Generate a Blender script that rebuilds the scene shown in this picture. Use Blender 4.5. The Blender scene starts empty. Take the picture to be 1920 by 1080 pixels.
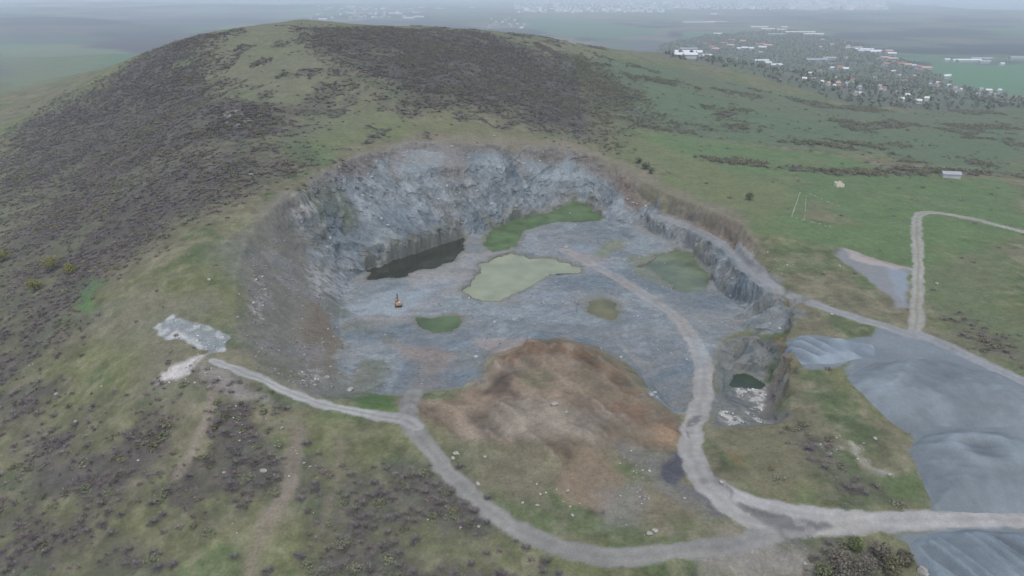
import bpy, math, random, time
import numpy as np
from mathutils import Vector, geometry
T0 = time.time()
rng = np.random.default_rng(7); random.seed(7)
S = bpy.context.scene; COL = S.collection

# ------------------------------------------------------------------ camera
CAMZ = 125.0; F = 1371.0; PITCH = math.radians(22.04)
cp, sp = math.cos(PITCH), math.sin(PITCH)
cam = bpy.data.cameras.new('camera'); camo = bpy.data.objects.new('camera', cam); COL.objects.link(camo)
camo.location = (0, 0, CAMZ); camo.rotation_euler = (math.radians(90) - PITCH, 0, 0)
cam.sensor_width = 36; cam.lens = 36 * F / 1920; cam.clip_start = 1; cam.clip_end = 60000
S.camera = camo

def ray(u, v):
    xr = (np.asarray(u, float) - 960) / F; yu = (540 - np.asarray(v, float)) / F
    return np.stack([xr, cp + yu * sp, -sp + yu * cp], -1)
def P(u, v, z):
    d = ray(u, v); t = (z - CAMZ) / d[..., 2]
    return d[..., 0] * t, d[..., 1] * t

# ------------------------------------------------------------------ noise
def _h(ix, iy, s):
    n = ix.astype(np.int32).view(np.uint32) * np.uint32(374761393) + iy.astype(np.int32).view(np.uint32) * np.uint32(668265263) + np.uint32((s * 982451653) & 0xffffffff)
    n ^= n >> np.uint32(13); n *= np.uint32(1274126177); n ^= n >> np.uint32(16); n *= np.uint32(2246822519); n ^= n >> np.uint32(15)
    return (n & np.uint32(0xffff)).astype(np.float32) * np.float32(1 / 65535)
def vn(x, y, s=0):
    x = np.asarray(x); y = np.asarray(y); ix = np.floor(x); iy = np.floor(y); fx = (x - ix).astype(np.float32); fy = (y - iy).astype(np.float32)
    fx = fx * fx * fx * (fx * (fx * 6 - 15) + 10); fy = fy * fy * fy * (fy * (fy * 6 - 15) + 10)
    a = _h(ix, iy, s); b = _h(ix + 1, iy, s); c = _h(ix, iy + 1, s); d = _h(ix + 1, iy + 1, s)
    return a + (b - a) * fx + (c - a) * fy + (a - b - c + d) * fx * fy
def fbm(x, y, wl, o=4, s=0, g=.5):
    r = 0; a = 1; tot = 0; ca, sa = math.cos(.6), math.sin(.6)
    x = x / wl; y = y / wl
    for k in range(o):
        r = r + a * vn(x, y, s + k * 17); tot += a; a *= g
        x, y = (x * ca - y * sa) * 2.03 + 3.1, (x * sa + y * ca) * 2.03 + 1.7
    return r / tot
def cells(x, y, s=0):
    """one random value per jittered cell"""
    ix = np.floor(x); iy = np.floor(y); best = np.full(x.shape, 1e9); val = np.zeros(x.shape)
    for dx in (-1, 0, 1):
        for dy in (-1, 0, 1):
            a = ix + dx; b = iy + dy; d = (a + _h(a, b, s) - x) ** 2 + (b + _h(a, b, s + 3) - y) ** 2; m = d < best; best = np.where(m, d, best); val = np.where(m, _h(a, b, s + 7), val)
    return val
def ridge(x, y, wl, o=3, s=0):
    r = 0; a = 1; tot = 0
    for k in range(o):
        r = r + a * (1 - np.abs(2 * vn(x / wl, y / wl, s + k * 13) - 1)); tot += a; a *= .5; wl /= 2.1
    return r / tot
def sst(a, b, x):
    t = np.clip((x - a) / (b - a), 0, 1); return t * t * (3 - 2 * t)
def lerp(a, b, t): return a + (b - a) * t

# ------------------------------------------------------------------ terrain control points (u, v, height)
RIM = [(440,575,23.5),(446,505,27.5),(464,442,32),(512,390,36.5),(552,350,40),(590,326,42),(640,305,43),(700,283,43.5),(760,265,43),(850,267,41),
       (950,272,36),(1040,275,31),(1100,285,27),(1160,310,24),(1205,340,21),(1260,368,18.5),(1330,392,19),(1390,420,20),(1418,458,19),
       (1450,505,16),(1500,548,15),(1560,578,14.5),(1640,605,14)]
FRONT = [(1640,605,14),(1580,625,13.3),(1490,620,12.8),(1478,640,12.5),(1500,700,12),(1490,790,11),(1420,805,10),(1345,812,9.3),(1320,850,8.8),(1290,905,9),
         (1200,910,8.6),(1000,870,8),(850,810,8),(765,765,8.2),(700,758,9),(600,742,11),(530,715,13.5),(470,670,17),(447,620,20.5),(440,575,23.5)]
ZONE = RIM + FRONT[1:-1]
LOWTOP = [(600,445,19),(650,440,14),(690,466,10),(780,440,9.5),(865,412,9),(920,395,9),(1030,352,10),(1085,335,12),(1150,365,11),(1200,390,8.5),(1235,412,8),
          (1290,432,9),(1350,468,10.5),(1385,510,12),(1430,548,13),(1492,578,13.6)]
FOOT = [(655,733,4.5),(650,690,2.8),(636,610,1.5),(642,560,1),(662,522,.6),(700,504,.4),(780,478,.4),(860,448,.4),(920,430,.4),(1030,396,.4),(1080,373,.4),
        (1137,414,.4),(1215,430,.4),(1240,445,.4),(1290,468,.5),(1330,510,.5),(1350,545,.8),(1400,578,1.8),(1440,602,3),(1478,609,4.5)]
LINES = [RIM, FRONT, LOWTOP, FOOT,
    # slope breaks on the back wall, bench road outer edge
    [(640,350,34),(700,335,33),(760,320,33),(850,310,32),(950,310,28)],
    [(660,395,23),(760,380,21),(850,360,20.5),(950,345,18.5),(1040,318,18)],
    [(1255,398,9),(1305,418,10),(1368,455,11.5),(1402,495,12.8),(1450,530,13.6),(1520,566,14)],
    [(560,420,26),(540,500,18),(540,580,13),(552,650,9.5),(600,705,7.5)],
    # floor
    [(700,700,3),(800,690,3),(900,670,3)], [(690,737,5.5),(760,742,5.8),(850,735,5),(905,730,5)],
    [(760,560,1.2),(830,600,1),(700,620,1.6),(760,640,2),(880,600,1.2)], [(960,560,.5),(1060,520,.5),(1000,600,2),(1100,610,2.2)],
    [(800,500,.5),(880,470,.5),(960,430,.5),(1050,420,.5),(1130,425,.5),(1180,450,.5),(1250,500,.5),(1300,540,.7)],
    [(1150,640,3),(1200,690,3.5),(1240,740,4.2),(1262,765,5)], [(1330,580,1.8),(1380,610,3),(1330,625,3.4)],
    # spoil mound crest, back foot
    [(915,705,7.5),(930,668,9.5),(985,648,11),(1050,645,12),(1110,660,12),(1160,690,11.5),(1205,730,10.5),(1240,775,9.5),(1275,810,9)],
    [(985,685,10),(1060,690,11),(1130,730,11)], [(900,760,8.5),(1000,770,10.5),(1100,800,10.5),(1180,830,10)],[(1030,840,10),(1090,835,10.8),(1130,850,10)],
    # haul road
    [(1305,830,8.2),(1312,780,7.4),(1322,720,6.3),(1310,665,5.2),(1295,630,4.5),(1262,590,3.2),(1215,558,2.3),(1150,515,1.3),(1090,480,.8)],
    [(1290,830,8.2),(1288,790,7.2),(1296,720,6),(1285,665,4.8)], [(1335,760,7),(1338,700,6),(1330,640,4.8)],
    # side pit
    [(1352,640,5.5),(1385,632,7),(1420,628,10)], [(1358,690,3),(1355,735,2.6),(1372,745,2.4),(1430,745,2.4),(1447,700,2.4),(1430,660,3.2),(1380,660,3.4)],
    [(1360,790,6),(1420,790,5),(1455,770,4),(1458,700,3.5)], [(1478,780,10.6),(1480,720,11.5),(1468,665,12),(1440,640,11.8)]]
CP = [(100,122,14),(0,165,12),(-120,130,6),(0,112,10),(195,101,20),(160,138,32),(-100,180,10),(70,150,17),(560,38,95),(430,58,92),(350,76,84),(250,106,70),(150,142,46),(60,200,28),(0,300,14),(0,500,8),(0,700,4),(0,900,-2),(0,1080,-8),
      (200,300,30),(200,500,21),(200,700,12),(200,900,3),(200,1080,-4),(400,200,60),(400,300,45),(400,400,36),(400,500,29),(400,600,22.5),(350,650,19.5),
      (400,690,18),(400,800,11),(400,950,3),(400,1080,-3),(300,450,30),(150,560,17),(600,200,56),(600,120,75),(700,150,67),(690,48,91),(800,50,88),(900,180,56),
      (950,60,82),(1000,66,76),(1100,86,62),(1250,112,46),(1400,138,32),(1500,170,20),(1600,198,12),(1750,208,7),(1920,197,4),(1050,180,46),
      (1200,200,35),(1200,280,26),(1400,250,25),(1400,330,21.5),(1600,260,16),(1600,340,19),(1800,280,12),(1900,330,13),(1800,400,17),(1920,450,16),
      (1500,400,20),(1550,480,17.5),(1720,600,14),(1850,600,14),(1920,700,12),(1800,700,11.5),(1700,800,10.5),(1900,800,10.5),(1900,970,9),
      (1700,980,9),(1500,980,9.3),(1400,1000,9.3),(1300,1030,9),(1100,1035,7),(900,950,6.5),(600,900,4.5),(700,1080,0),(1000,1080,5),(1500,1080,8),
      (1700,1080,7),(1900,1080,8),(1600,850,11),(1650,750,11.5),(1550,680,12),(1450,900,10),(600,800,9),(780,880,6),(100,800,3),(100,400,15),(300,200,48),(500,300,46)]
def resample(L, step):
    L = np.array(L, float); x, y = P(L[:, 0], L[:, 1], L[:, 2]); p = np.stack([x, y, L[:, 2]], 1); out = [p[:1]]
    for a, b in zip(p[:-1], p[1:]):
        n = max(1, int(np.hypot(*(b - a)[:2]) / step)); t = (np.arange(n) + 1)[:, None] / n
        out.append(a + (b - a) * t)
    return np.concatenate(out)
_c = np.array(CP, float); _x, _y = P(_c[:, 0], _c[:, 1], _c[:, 2])
cen = [np.stack([_x, _y, _c[:, 2]], 1), resample(ZONE + ZONE[:1], 14)]
ext = [(-1600,600,-14),(-900,500,-8),(-1000,1000,4),(-450,1050,12),(-1000,1500,4),(-1700,1500,-10),(-300,1250,20),(-500,200,-12),(-250,60,-14),(0,40,-4),(250,50,4),(450,150,5),
       (-150,1000,70),(50,1050,62),(250,1100,42),(450,1100,12),(50,1400,-12),(400,1400,-24),(650,950,-14),(900,700,-10),(1300,900,-26),(900,1300,-28),(1700,1200,-30),
       (800,300,6),(1500,400,-10),(-100,1700,-26),(600,1800,-30),(-900,2000,-28),(1500,2000,-30),(0,2200,-30)]
C = np.concatenate(cen + [np.array(ext, float)])
_, keep = np.unique(np.round(C[:, :2] / 4).astype(int), axis=0, return_index=True); C = C[np.sort(keep)]
CC = 10.0
D = np.sqrt(((C[:, None, :2] - C[None, :, :2]) ** 2).sum(-1) + CC * CC)
n = len(C); A = np.zeros((n + 1, n + 1)); A[:n, :n] = D + np.eye(n) * -.02; A[:n, n] = 1; A[n, :n] = 1
W = np.linalg.solve(A, np.concatenate([C[:, 2], [0]]))
def rbf(x, y):
    sh = x.shape; x = x.ravel(); y = y.ravel(); out = np.empty(len(x))
    for i in range(0, len(x), 200000):
        a, b = x[i:i + 200000], y[i:i + 200000]; r = np.full(len(a), W[n])
        for k in range(n): r += W[k] * np.sqrt((a - C[k, 0]) ** 2 + (b - C[k, 1]) ** 2 + CC * CC)
        out[i:i + 200000] = r
    return out.reshape(sh)

# tin of the quarry
pts = np.concatenate([resample(L, 5) for L in LINES])
_, keep = np.unique(np.round(pts[:, :2] / 1.2).astype(int), axis=0, return_index=True); pts = pts[keep]
vs, _, fs, ov, _, _ = geometry.delaunay_2d_cdt([Vector((p[0], p[1])) for p in pts], [], [], 0, 1e-4)
TV = np.array([[v.x, v.y, pts[o[0], 2]] for v, o in zip(vs, ov)])
RX0, RY0, RS = -135., 130., .5; RNX, RNY = 560, 760
R = np.full((RNY, RNX), np.nan)
for f in fs:
    a, b, c = TV[list(f)]
    x0 = max(0, int((min(a[0], b[0], c[0]) - RX0) / RS)); x1 = min(RNX - 1, int((max(a[0], b[0], c[0]) - RX0) / RS) + 1)
    y0 = max(0, int((min(a[1], b[1], c[1]) - RY0) / RS)); y1 = min(RNY - 1, int((max(a[1], b[1], c[1]) - RY0) / RS) + 1)
    if x1 < x0 or y1 < y0: continue
    X, Y = np.meshgrid(RX0 + RS * np.arange(x0, x1 + 1), RY0 + RS * np.arange(y0, y1 + 1))
    d = (b[1] - c[1]) * (a[0] - c[0]) + (c[0] - b[0]) * (a[1] - c[1])
    if abs(d) < 1e-9: continue
    l1 = ((b[1] - c[1]) * (X - c[0]) + (c[0] - b[0]) * (Y - c[1])) / d
    l2 = ((c[1] - a[1]) * (X - c[0]) + (a[0] - c[0]) * (Y - c[1])) / d; l3 = 1 - l1 - l2
    ok = (l1 > -1e-6) & (l2 > -1e-6) & (l3 > -1e-6)
    R[y0:y1 + 1, x0:x1 + 1][ok] = (l1 * a[2] + l2 * b[2] + l3 * c[2])[ok]
XX, YY = np.meshgrid(RX0 + RS * np.arange(RNX), RY0 + RS * np.arange(RNY))
bad = np.isnan(R); R[bad] = rbf(XX[bad], YY[bad])
for _ in range(3):
    Q = np.pad(R, 1, mode='edge'); R = (Q[:-2, 1:-1] + Q[2:, 1:-1] + Q[1:-1, :-2] + Q[1:-1, 2:] + 2 * R) / 6
def tin(x, y):
    fx = np.clip((x - RX0) / RS, 0, RNX - 1.001); fy = np.clip((y - RY0) / RS, 0, RNY - 1.001)
    i = fx.astype(int); j = fy.astype(int); a = fx - i; b = fy - j
    return (R[j, i] * (1 - a) + R[j, i + 1] * a) * (1 - b) + (R[j + 1, i] * (1 - a) + R[j + 1, i + 1] * a) * b

def sdist(x, y, poly, lim):
    """signed distance to a closed polygon (inside > 0), far points get -lim"""
    poly = np.asarray(poly); out = np.full(x.shape, -float(lim))
    near = (x > poly[:, 0].min() - lim) & (x < poly[:, 0].max() + lim) & (y > poly[:, 1].min() - lim) & (y < poly[:, 1].max() + lim)
    a = x[near]; b = y[near]; d2 = np.full(a.shape, 1e18); ins = np.zeros(a.shape, bool)
    for (x0, y0), (x1, y1) in zip(poly, np.roll(poly, -1, 0)):
        ex, ey = x1 - x0, y1 - y0; L = ex * ex + ey * ey + 1e-12
        t = np.clip(((a - x0) * ex + (b - y0) * ey) / L, 0, 1)
        d2 = np.minimum(d2, (a - x0 - t * ex) ** 2 + (b - y0 - t * ey) ** 2)
        if y0 != y1: ins ^= ((y0 > b) != (y1 > b)) & (a < ex * (b - y0) / ey + x0)
    d = np.sqrt(d2); out[near] = np.where(ins, d, -d); return out
def pdist(x, y, line, lim):
    """distance to a polyline and the signed side offset"""
    line = np.asarray(line); out = np.full(x.shape, float(lim)); sg = np.zeros(x.shape)
    near = (x > line[:, 0].min() - lim) & (x < line[:, 0].max() + lim) & (y > line[:, 1].min() - lim) & (y < line[:, 1].max() + lim)
    a = x[near]; b = y[near]; d2 = np.full(a.shape, 1e18); s = np.zeros(a.shape)
    for (x0, y0), (x1, y1) in zip(line[:-1], line[1:]):
        ex, ey = x1 - x0, y1 - y0; L = ex * ex + ey * ey + 1e-12
        t = np.clip(((a - x0) * ex + (b - y0) * ey) / L, 0, 1); q = (a - x0 - t * ex) ** 2 + (b - y0 - t * ey) ** 2
        m = q < d2; d2[m] = q[m]; s[m] = np.sign(ex * (b - y0) - ey * (a - x0))[m]
    out[near] = np.sqrt(d2); sg[near] = s; return out, sg
_z = np.array(ZONE, float); ZXY = np.stack(P(_z[:, 0], _z[:, 1], _z[:, 2]), 1)
SEA = -46.0
def _far(u, v): x, y = P(np.array(u, float), np.array(v, float), SEA); return np.stack([x, y], 1)
SEAPOLY = _far([1640,1690,1720,1770,1790,1850,1925,2100,2100,1600], [1,5,11,8,14,19,21,24,-8.5,-8.5])
LAKEPOLY = _far([105,150,192,210,330,250,100], [-1,4.5,4.5,1.5,-1,-6,-6])
ISLE = _far([1808,1835,1862,1840], [13.5,12.2,13.6,14.6])
def H0(x, y):
    r = np.hypot(x, y - 250); k = sst(1550, 2400, r)
    plain = -31 + 7 * (fbm(x, y, 1500, 3, 5) - .5)
    hl = (y > 2400) & (x < -.1 * y)
    if hl.any(): plain[hl] += 38 * sst(.46, .74, fbm(x[hl], y[hl] * 1.5, 2600, 4, 15)) * sst(2400, 4200, y[hl]) * sst(-.1, -.26, x[hl] / y[hl])
    z = lerp(rbf(x, y), plain, k)
    far = y > 5000
    if far.any():
        s = np.maximum(sdist(x[far], y[far], SEAPOLY, 3000), sdist(x[far], y[far], LAKEPOLY, 3000))
        s = np.where(sdist(x[far], y[far], ISLE, 600) > 0, -100, s)
        z[far] = lerp(z[far], SEA - 14, sst(-250, 120, s + 300 * (fbm(x[far], y[far], 900, 3, 9) - .5)))
    s = sdist(x, y, ZXY, 12); m = sst(-3.5, 1.5, s)
    i = m > 0
    if i.any(): z[i] = lerp(z[i], tin(x[i], y[i]), m[i])
    return z
def cast(pl):
    """pixel points -> where their rays meet the land"""
    pl = np.asarray(pl, float); d = ray(pl[:, 0], pl[:, 1]); ts = np.geomspace(90, 60000, 420)
    X = d[:, :1] * ts; Y = d[:, 1:2] * ts; Z = CAMZ + d[:, 2:] * ts
    below = Z < H0(X, Y); below[:, -1] = True; k = np.maximum(below.argmax(1), 1); lo = ts[k - 1]; hi = ts[k]
    for _ in range(16):
        mid = (lo + hi) / 2; b = CAMZ + d[:, 2] * mid < H0(d[:, 0] * mid, d[:, 1] * mid)
        hi = np.where(b, mid, hi); lo = np.where(b, lo, mid)
    return np.stack([d[:, 0] * hi, d[:, 1] * hi, CAMZ + d[:, 2] * hi], 1)

# ------------------------------------------------------------------ the sheet
def axis(t0, steps, g, end):
    a = [t0]; lim_ = steps[-1][0]; base_ = steps[-1][1]
    while a[-1] < end:
        q = [w for lim, w in steps if a[-1] < lim]; a.append(a[-1] + (q[0] if q else min(base_ + (a[-1] - lim_) * g, 160)))
    return np.array(a)
xh = axis(0., [(116, .46), (190, .66)], .010, 20000); xs = np.concatenate([-xh[:0:-1], xh])
ys = axis(62., [(185, .6), (492, .46)], .011, 26000)
NX, NY = len(xs), len(ys)
gx, gy = np.meshgrid(xs, ys)
inv = np.abs(gx) < .86 * gy + 150          # what the lens, or one a step aside, could see
vid = np.full(gx.shape, -1, np.int64); vid[inv] = np.arange(inv.sum())
x = gx[inv]; y = gy[inv]; NV = len(x)
cellx = np.gradient(xs); celly = np.gradient(ys)
area = (celly[:, None] * cellx[None, :])[inv]
print('verts', NV, NX, NY, time.time() - T0)

# ponds: pixel outline, colour
PONDS = [('pond','dark', [(697,498),(725,487),(765,480),(800,466),(850,448),(864,447),(870,466),(846,486),(815,502),(790,502),(770,511),(745,520),(694,522)], (.030,.033,.022)),
         ('pond','green', [(1078,374),(1095,378),(1118,392),(1130,408),(1118,414),(1060,415),(1010,422),(985,432),(970,455),(950,468),(925,470),(905,462),(910,445),(925,432),(920,418),(985,402),(1030,398),(1050,388)], (.080,.128,.048)),
         ('pond','pale', [(858,545),(890,525),(905,510),(900,495),(925,482),(960,472),(990,485),(1040,483),(1092,500),(1085,510),(1030,512),(1005,525),(975,545),(940,562),(905,562),(880,552)], (.235,.25,.155)),
         ('pond','shallow', [(1235,478),(1270,468),(1300,475),(1302,485),(1325,505),(1332,520),(1318,538),(1285,548),(1255,530),(1235,515),(1205,500),(1225,490)], (.105,.13,.07)),
         ('pond','olive', [(1103,566),(1130,560),(1152,568),(1158,585),(1148,598),(1125,594),(1106,585)], (.11,.105,.045)),
         ('pond','mossy', [(782,596),(810,598),(840,592),(862,592),(866,604),(845,620),(815,622),(788,612)], (.07,.10,.035)),
         ('pond','well', [(1375,702),(1395,697),(1420,708),(1433,722),(1425,730),(1395,728),(1372,722)], (.035,.05,.028))]
PW = [cast(p[2])[:, :2] for p in PONDS]
PL = []
for p, w_ in zip(PONDS, PW):
    q_ = H0(w_[:, 0].copy(), w_[:, 1].copy()); PL.append(0.0 if p[1] in ('dark', 'green', 'pale', 'shallow') else float(np.median(q_)) - .12)
z = H0(x, y)
zs = z.copy()
zone = sdist(x, y, ZXY, 14)
inz = zone > -4
# rugged quarry faces
gX = (H0(x[inz] + 1, y[inz]) - H0(x[inz] - 1, y[inz])) / 2; gY = (H0(x[inz], y[inz] + 1) - H0(x[inz], y[inz] - 1)) / 2
slope = np.zeros(NV); slope[inz] = np.hypot(gX, gY)
xa, ya = x[inz], y[inz]; st = sst(.25, .8, slope[inz]) * sst(-1, 4, zone[inz])
wx = (fbm(xa, ya, 26, 3, 21) - .5) * 8 + (fbm(xa, ya, 6, 2, 22) - .5) * 1.5; wy = (fbm(xa, ya, 26, 3, 23) - .5) * 8 + (fbm(xa, ya, 6, 2, 24) - .5) * 1.5
lf = lerp(1, .18, sst(-54, -68, xa + .12 * (ya - 270)) * sst(335, 305, ya)); wx = wx * lf; wy = wy * lf
zt = tin(xa + wx * st, ya + wy * st)
bl = sst(-2, 3, zone[inz])
z[inz] = lerp(z[inz], zt, bl)
zz = z[inz]
led = zz / 7.5 + 1.6 * fbm(xa, ya, 40, 3, 31); fr = led - np.floor(led)
zz = zz + st * sst(.3, .6, fbm(xa, ya, 45, 2, 36)) * (sst(.3, .7, fr) - fr) * 4. * lf
zz += st * 1.7 * (fbm(xa, ya, 11, 4, 33, .6) - .5) * lerp(1, .25, sst(-56, -70, xa + .12 * (ya - 270)) * sst(330, 300, ya)) + st * .6 * lf * (fbm(xa, ya, 2.6, 2, 35) - .5)
flat = (1 - st) * bl
th = np.arctan2(ya - 330, xa) * 105.; jx = 2.2 * (fbm(th, zz, 5, 3, 131) - .5)
blk = 1.1 * (cells(th / 6.5 + jx * .3, zz / 4.2 + jx * .4, 133) - .5) + .75 * (cells(th / 2.4 + jx * .4, zz / 1.7 + jx * .3, 135) - .5) + 1.2 * (fbm(th, zz, 5, 3, 137) - .5)
blk *= lerp(1, .25, sst(-56, -70, xa + .12 * (ya - 270)) * sst(335, 300, ya))
gn = np.maximum(np.hypot(gX, gY), 1e-3); offx = np.zeros(NV); offy = np.zeros(NV); offx[inz] = -gX / gn * blk * st; offy[inz] = -gY / gn * blk * st
blockv = np.full(NV, .5); blockv[inz] = .5 + (cells(th / 2.4 + jx * .4, zz / 1.7 + jx * .3, 135) - .5) * .5 + (cells(th / 6.5 + jx * .3, zz / 4.2 + jx * .4, 133) - .5) * .7
zz += flat * (.55 * (fbm(xa, ya, 14, 3, 41) - .45) + .35 * (fbm(xa, ya, 3, 2, 42) - .5))
z[inz] = zz
floorz = inz & (z < 6)
pond_m = np.full(NV, -9.)
for p, w, lv in zip(PONDS, PW, PL):
    s0 = sdist(x, y, w, 9); s = s0 + (7.5 if p[1] in ('pale', 'green', 'shallow', 'dark') else 4.) * (fbm(x, y, 8, 5, 51, .6) - (.30 if p[1] == 'dark' else .46))
    s = np.where(s0 > -8.5, s, -9.)
    pond_m = np.maximum(pond_m, s)
    b = (s > -5) & (s <= 0); z[b] = np.maximum(z[b], lv + .06 + .10 * np.minimum(-s[b], 4))
    b = (s > -6) & (s <= 0) & (p[1] in ('olive', 'mossy')); z[b] = np.minimum(z[b], lv + .3 - .12 * s[b])
    b = s > 0; z[b] = np.minimum(z[b], lv - .04 - .25 * np.minimum(s[b], 4))
outz = ~(zone > 0)
near = y < 1600
gl = np.where(near & outz, 1., 0.) * (1 - sst(1000, 1500, np.hypot(x, y)))
z += gl * (2.2 * (fbm(x, y, 60, 3, 61) - .5) + .7 * (fbm(x, y, 12, 3, 62) - .5)) * sst(-1, -14, zone)
print('height', time.time() - T0)

# ------------------------------------------------------------------ masks in the ground plane
def warp(wl, amp, s):
    return x + amp * (fbm(x, y, wl, 3, s) - .5) * 2, y + amp * (fbm(x, y, wl, 3, s + 5) - .5) * 2
WA = warp(14, 5, 71); WB = warp(45, 20, 81); WC = warp(7, 2.2, 91)
def M(poly, soft=2., w='A', lim=None, world=False):
    p = np.asarray(poly, float) if world else cast(poly)[:, :2]
    a, b = {'A': WA, 'B': WB, 'C': WC, '0': (x, y)}[w]; lim = lim or soft * 1.2 + 1
    return sst(-soft, soft, sdist(a, b, p, lim))
def PATH(line, width, soft=.8, w='C', amt=.35):
    p = cast(line)[:, :2]
    for _ in range(2):   # round the corners
        q = [p[:1]]
        for a, b in zip(p[:-1], p[1:]): q += [(a * .75 + b * .25)[None], (a * .25 + b * .75)[None]]
        p = np.concatenate(q + [p[-1:]])
    a = x + (WC[0] - x) * amt; b = y + (WC[1] - y) * amt
    d, s = pdist(a, b, p, width * 2 + 4)
    return 1 - sst(width / 2 - soft, width / 2 + soft, d), d, s
def mix(c, m, col):
    col = np.asarray(col, float); return c + (col - c) * m[:, None]
n40 = fbm(x, y, 40, 4, 101); n12 = fbm(x, y, 12, 4, 102); n4 = fbm(x, y, 4, 3, 103); n1 = fbm(x, y, 1.6, 2, 104); n150 = fbm(x, y, 150, 4, 105)
c = np.empty((NV, 3)); c[:] = (.128, .134, .063)
c = mix(c, sst(.42, .62, n40), (.142, .132, .080)); c = mix(c, sst(.50, .68, n12) * .8, (.085, .112, .048)); c = mix(c, sst(.5, .72, n4) * .5, (.150, .138, .090))
c *= (1 + .55 * (n4 - .5) + .30 * (n1 - .5) + .35 * (fbm(x, y, 7, 3, 109) - .5))[:, None]
# far plain
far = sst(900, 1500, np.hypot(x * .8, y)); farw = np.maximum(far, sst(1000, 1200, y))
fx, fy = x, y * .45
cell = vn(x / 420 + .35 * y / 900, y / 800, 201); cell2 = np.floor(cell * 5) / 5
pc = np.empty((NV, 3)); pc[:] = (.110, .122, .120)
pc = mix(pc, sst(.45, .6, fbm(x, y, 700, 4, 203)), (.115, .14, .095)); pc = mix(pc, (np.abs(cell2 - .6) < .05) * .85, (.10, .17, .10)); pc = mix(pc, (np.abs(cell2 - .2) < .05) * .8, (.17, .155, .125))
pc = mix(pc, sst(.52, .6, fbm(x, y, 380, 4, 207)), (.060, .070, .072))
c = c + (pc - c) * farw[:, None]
G = (.092, .142, .056); GD = (.088, .124, .068); SC = np.array((.070, .059, .060)); DRY = (.150, .135, .078)
# meadows
c = mix(c, M([(1175,250),(1250,255),(1500,285),(1700,325),(1925,345),(1925,660),(1745,600),(1725,500),(1560,462),(1440,440),(1330,385),(1260,355),(1190,310)], 9, 'B') * sst(.25, .6, n40 + .15) * .9, G)
c = mix(c, M([(1190,250),(1330,300),(1500,360),(1440,420),(1400,410),(1330,380),(1260,350),(1200,320)], 8, 'B') * .7, (.135, .142, .068))
c = mix(c, M([(1740,480),(1925,470),(1925,720),(1800,640),(1735,590)], 8, 'B') * .6, (.115, .120, .066))
c = mix(c, M([(1130,110),(1250,125),(1560,195),(1700,212),(1925,200),(1925,325),(1700,300),(1500,270),(1300,262),(1190,235),(1120,170)], 18, 'B') * .9, GD)
c = mix(c, M([(1280,130),(1560,205),(1750,215),(1925,205),(1925,235),(1700,250),(1400,200),(1250,150)], 15, 'B') * .7, (.105, .12, .07))
c = mix(c, M([(535,262),(600,212),(690,198),(748,240),(700,268),(600,298),(540,308)], 8, 'B') * .85, (.095, .145, .05))
c = mix(c, M([(575,185),(610,168),(648,180),(600,205)], 7, 'B') * .6, G)
c = mix(c, M([(142,520),(172,515),(192,530),(178,570),(165,600),(148,590),(140,560)], 2.5) * .95, (.080, .150, .048))
c = mix(c, M([(662,745),(700,735),(752,748),(752,768),(690,770)], 1.5) * .9, (.068, .118, .036))
c = mix(c, M([(560,255),(700,195),(760,190),(960,220),(1060,258),(1120,280),(1040,272),(850,262),(760,262),(640,300)], 8, 'B') * .55, (.145, .142, .078))
c = mix(c, M([(430,70),(480,48),(560,45),(620,100),(690,170),(720,200),(560,260),(525,210),(500,190),(460,160),(380,130),(400,90)], 14, 'B') * .75, (.135, .138, .082))
c = mix(c, M([(0,90),(120,82),(235,92),(200,120),(110,150),(0,172)], 30, 'B', lim=80) * .9, (.135, .165, .100))
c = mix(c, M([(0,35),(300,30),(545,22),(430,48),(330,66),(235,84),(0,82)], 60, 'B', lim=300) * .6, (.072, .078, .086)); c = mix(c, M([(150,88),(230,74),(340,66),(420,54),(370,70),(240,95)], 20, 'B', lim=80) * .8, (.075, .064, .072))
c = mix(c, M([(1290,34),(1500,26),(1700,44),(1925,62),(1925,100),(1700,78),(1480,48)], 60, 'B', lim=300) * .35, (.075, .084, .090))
c = mix(c, M([(1755,128),(1925,120),(1925,178),(1840,172),(1770,150)], 15, 'B', lim=80) * .95, (.09, .18, .095))
c = mix(c, M([(1280,62),(1400,58),(1400,78),(1300,82)], 15, 'B', lim=80) * .9, (.09, .175, .095))
c = mix(c, M([(975,30),(1100,34),(1250,60),(1130,75),(1020,60),(980,50)], 15, 'B', lim=80) * .8, (.09, .16, .10))
c = mix(c, M([(800,20),(960,22),(960,48),(820,46)], 15, 'B', lim=80) * .6, (.09, .115, .075))
wood = M([(1235,85),(1330,65),(1480,55),(1600,80),(1740,130),(1800,165),(1925,190),(1925,203),(1750,208),(1600,196),(1500,166),(1380,130),(1250,108)], 12, 'A', lim=60) * sst(700, 850, np.hypot(x, y))
c = mix(c, wood * .9, (.100, .115, .090)); c = mix(c, wood * sst(.5, .62, fbm(x, y, 90, 3, 211)) * .7, (.095, .125, .07)); c = mix(c, wood * sst(.55, .65, fbm(x, y, 70, 3, 213)) * .6, (.15, .135, .115))
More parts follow.
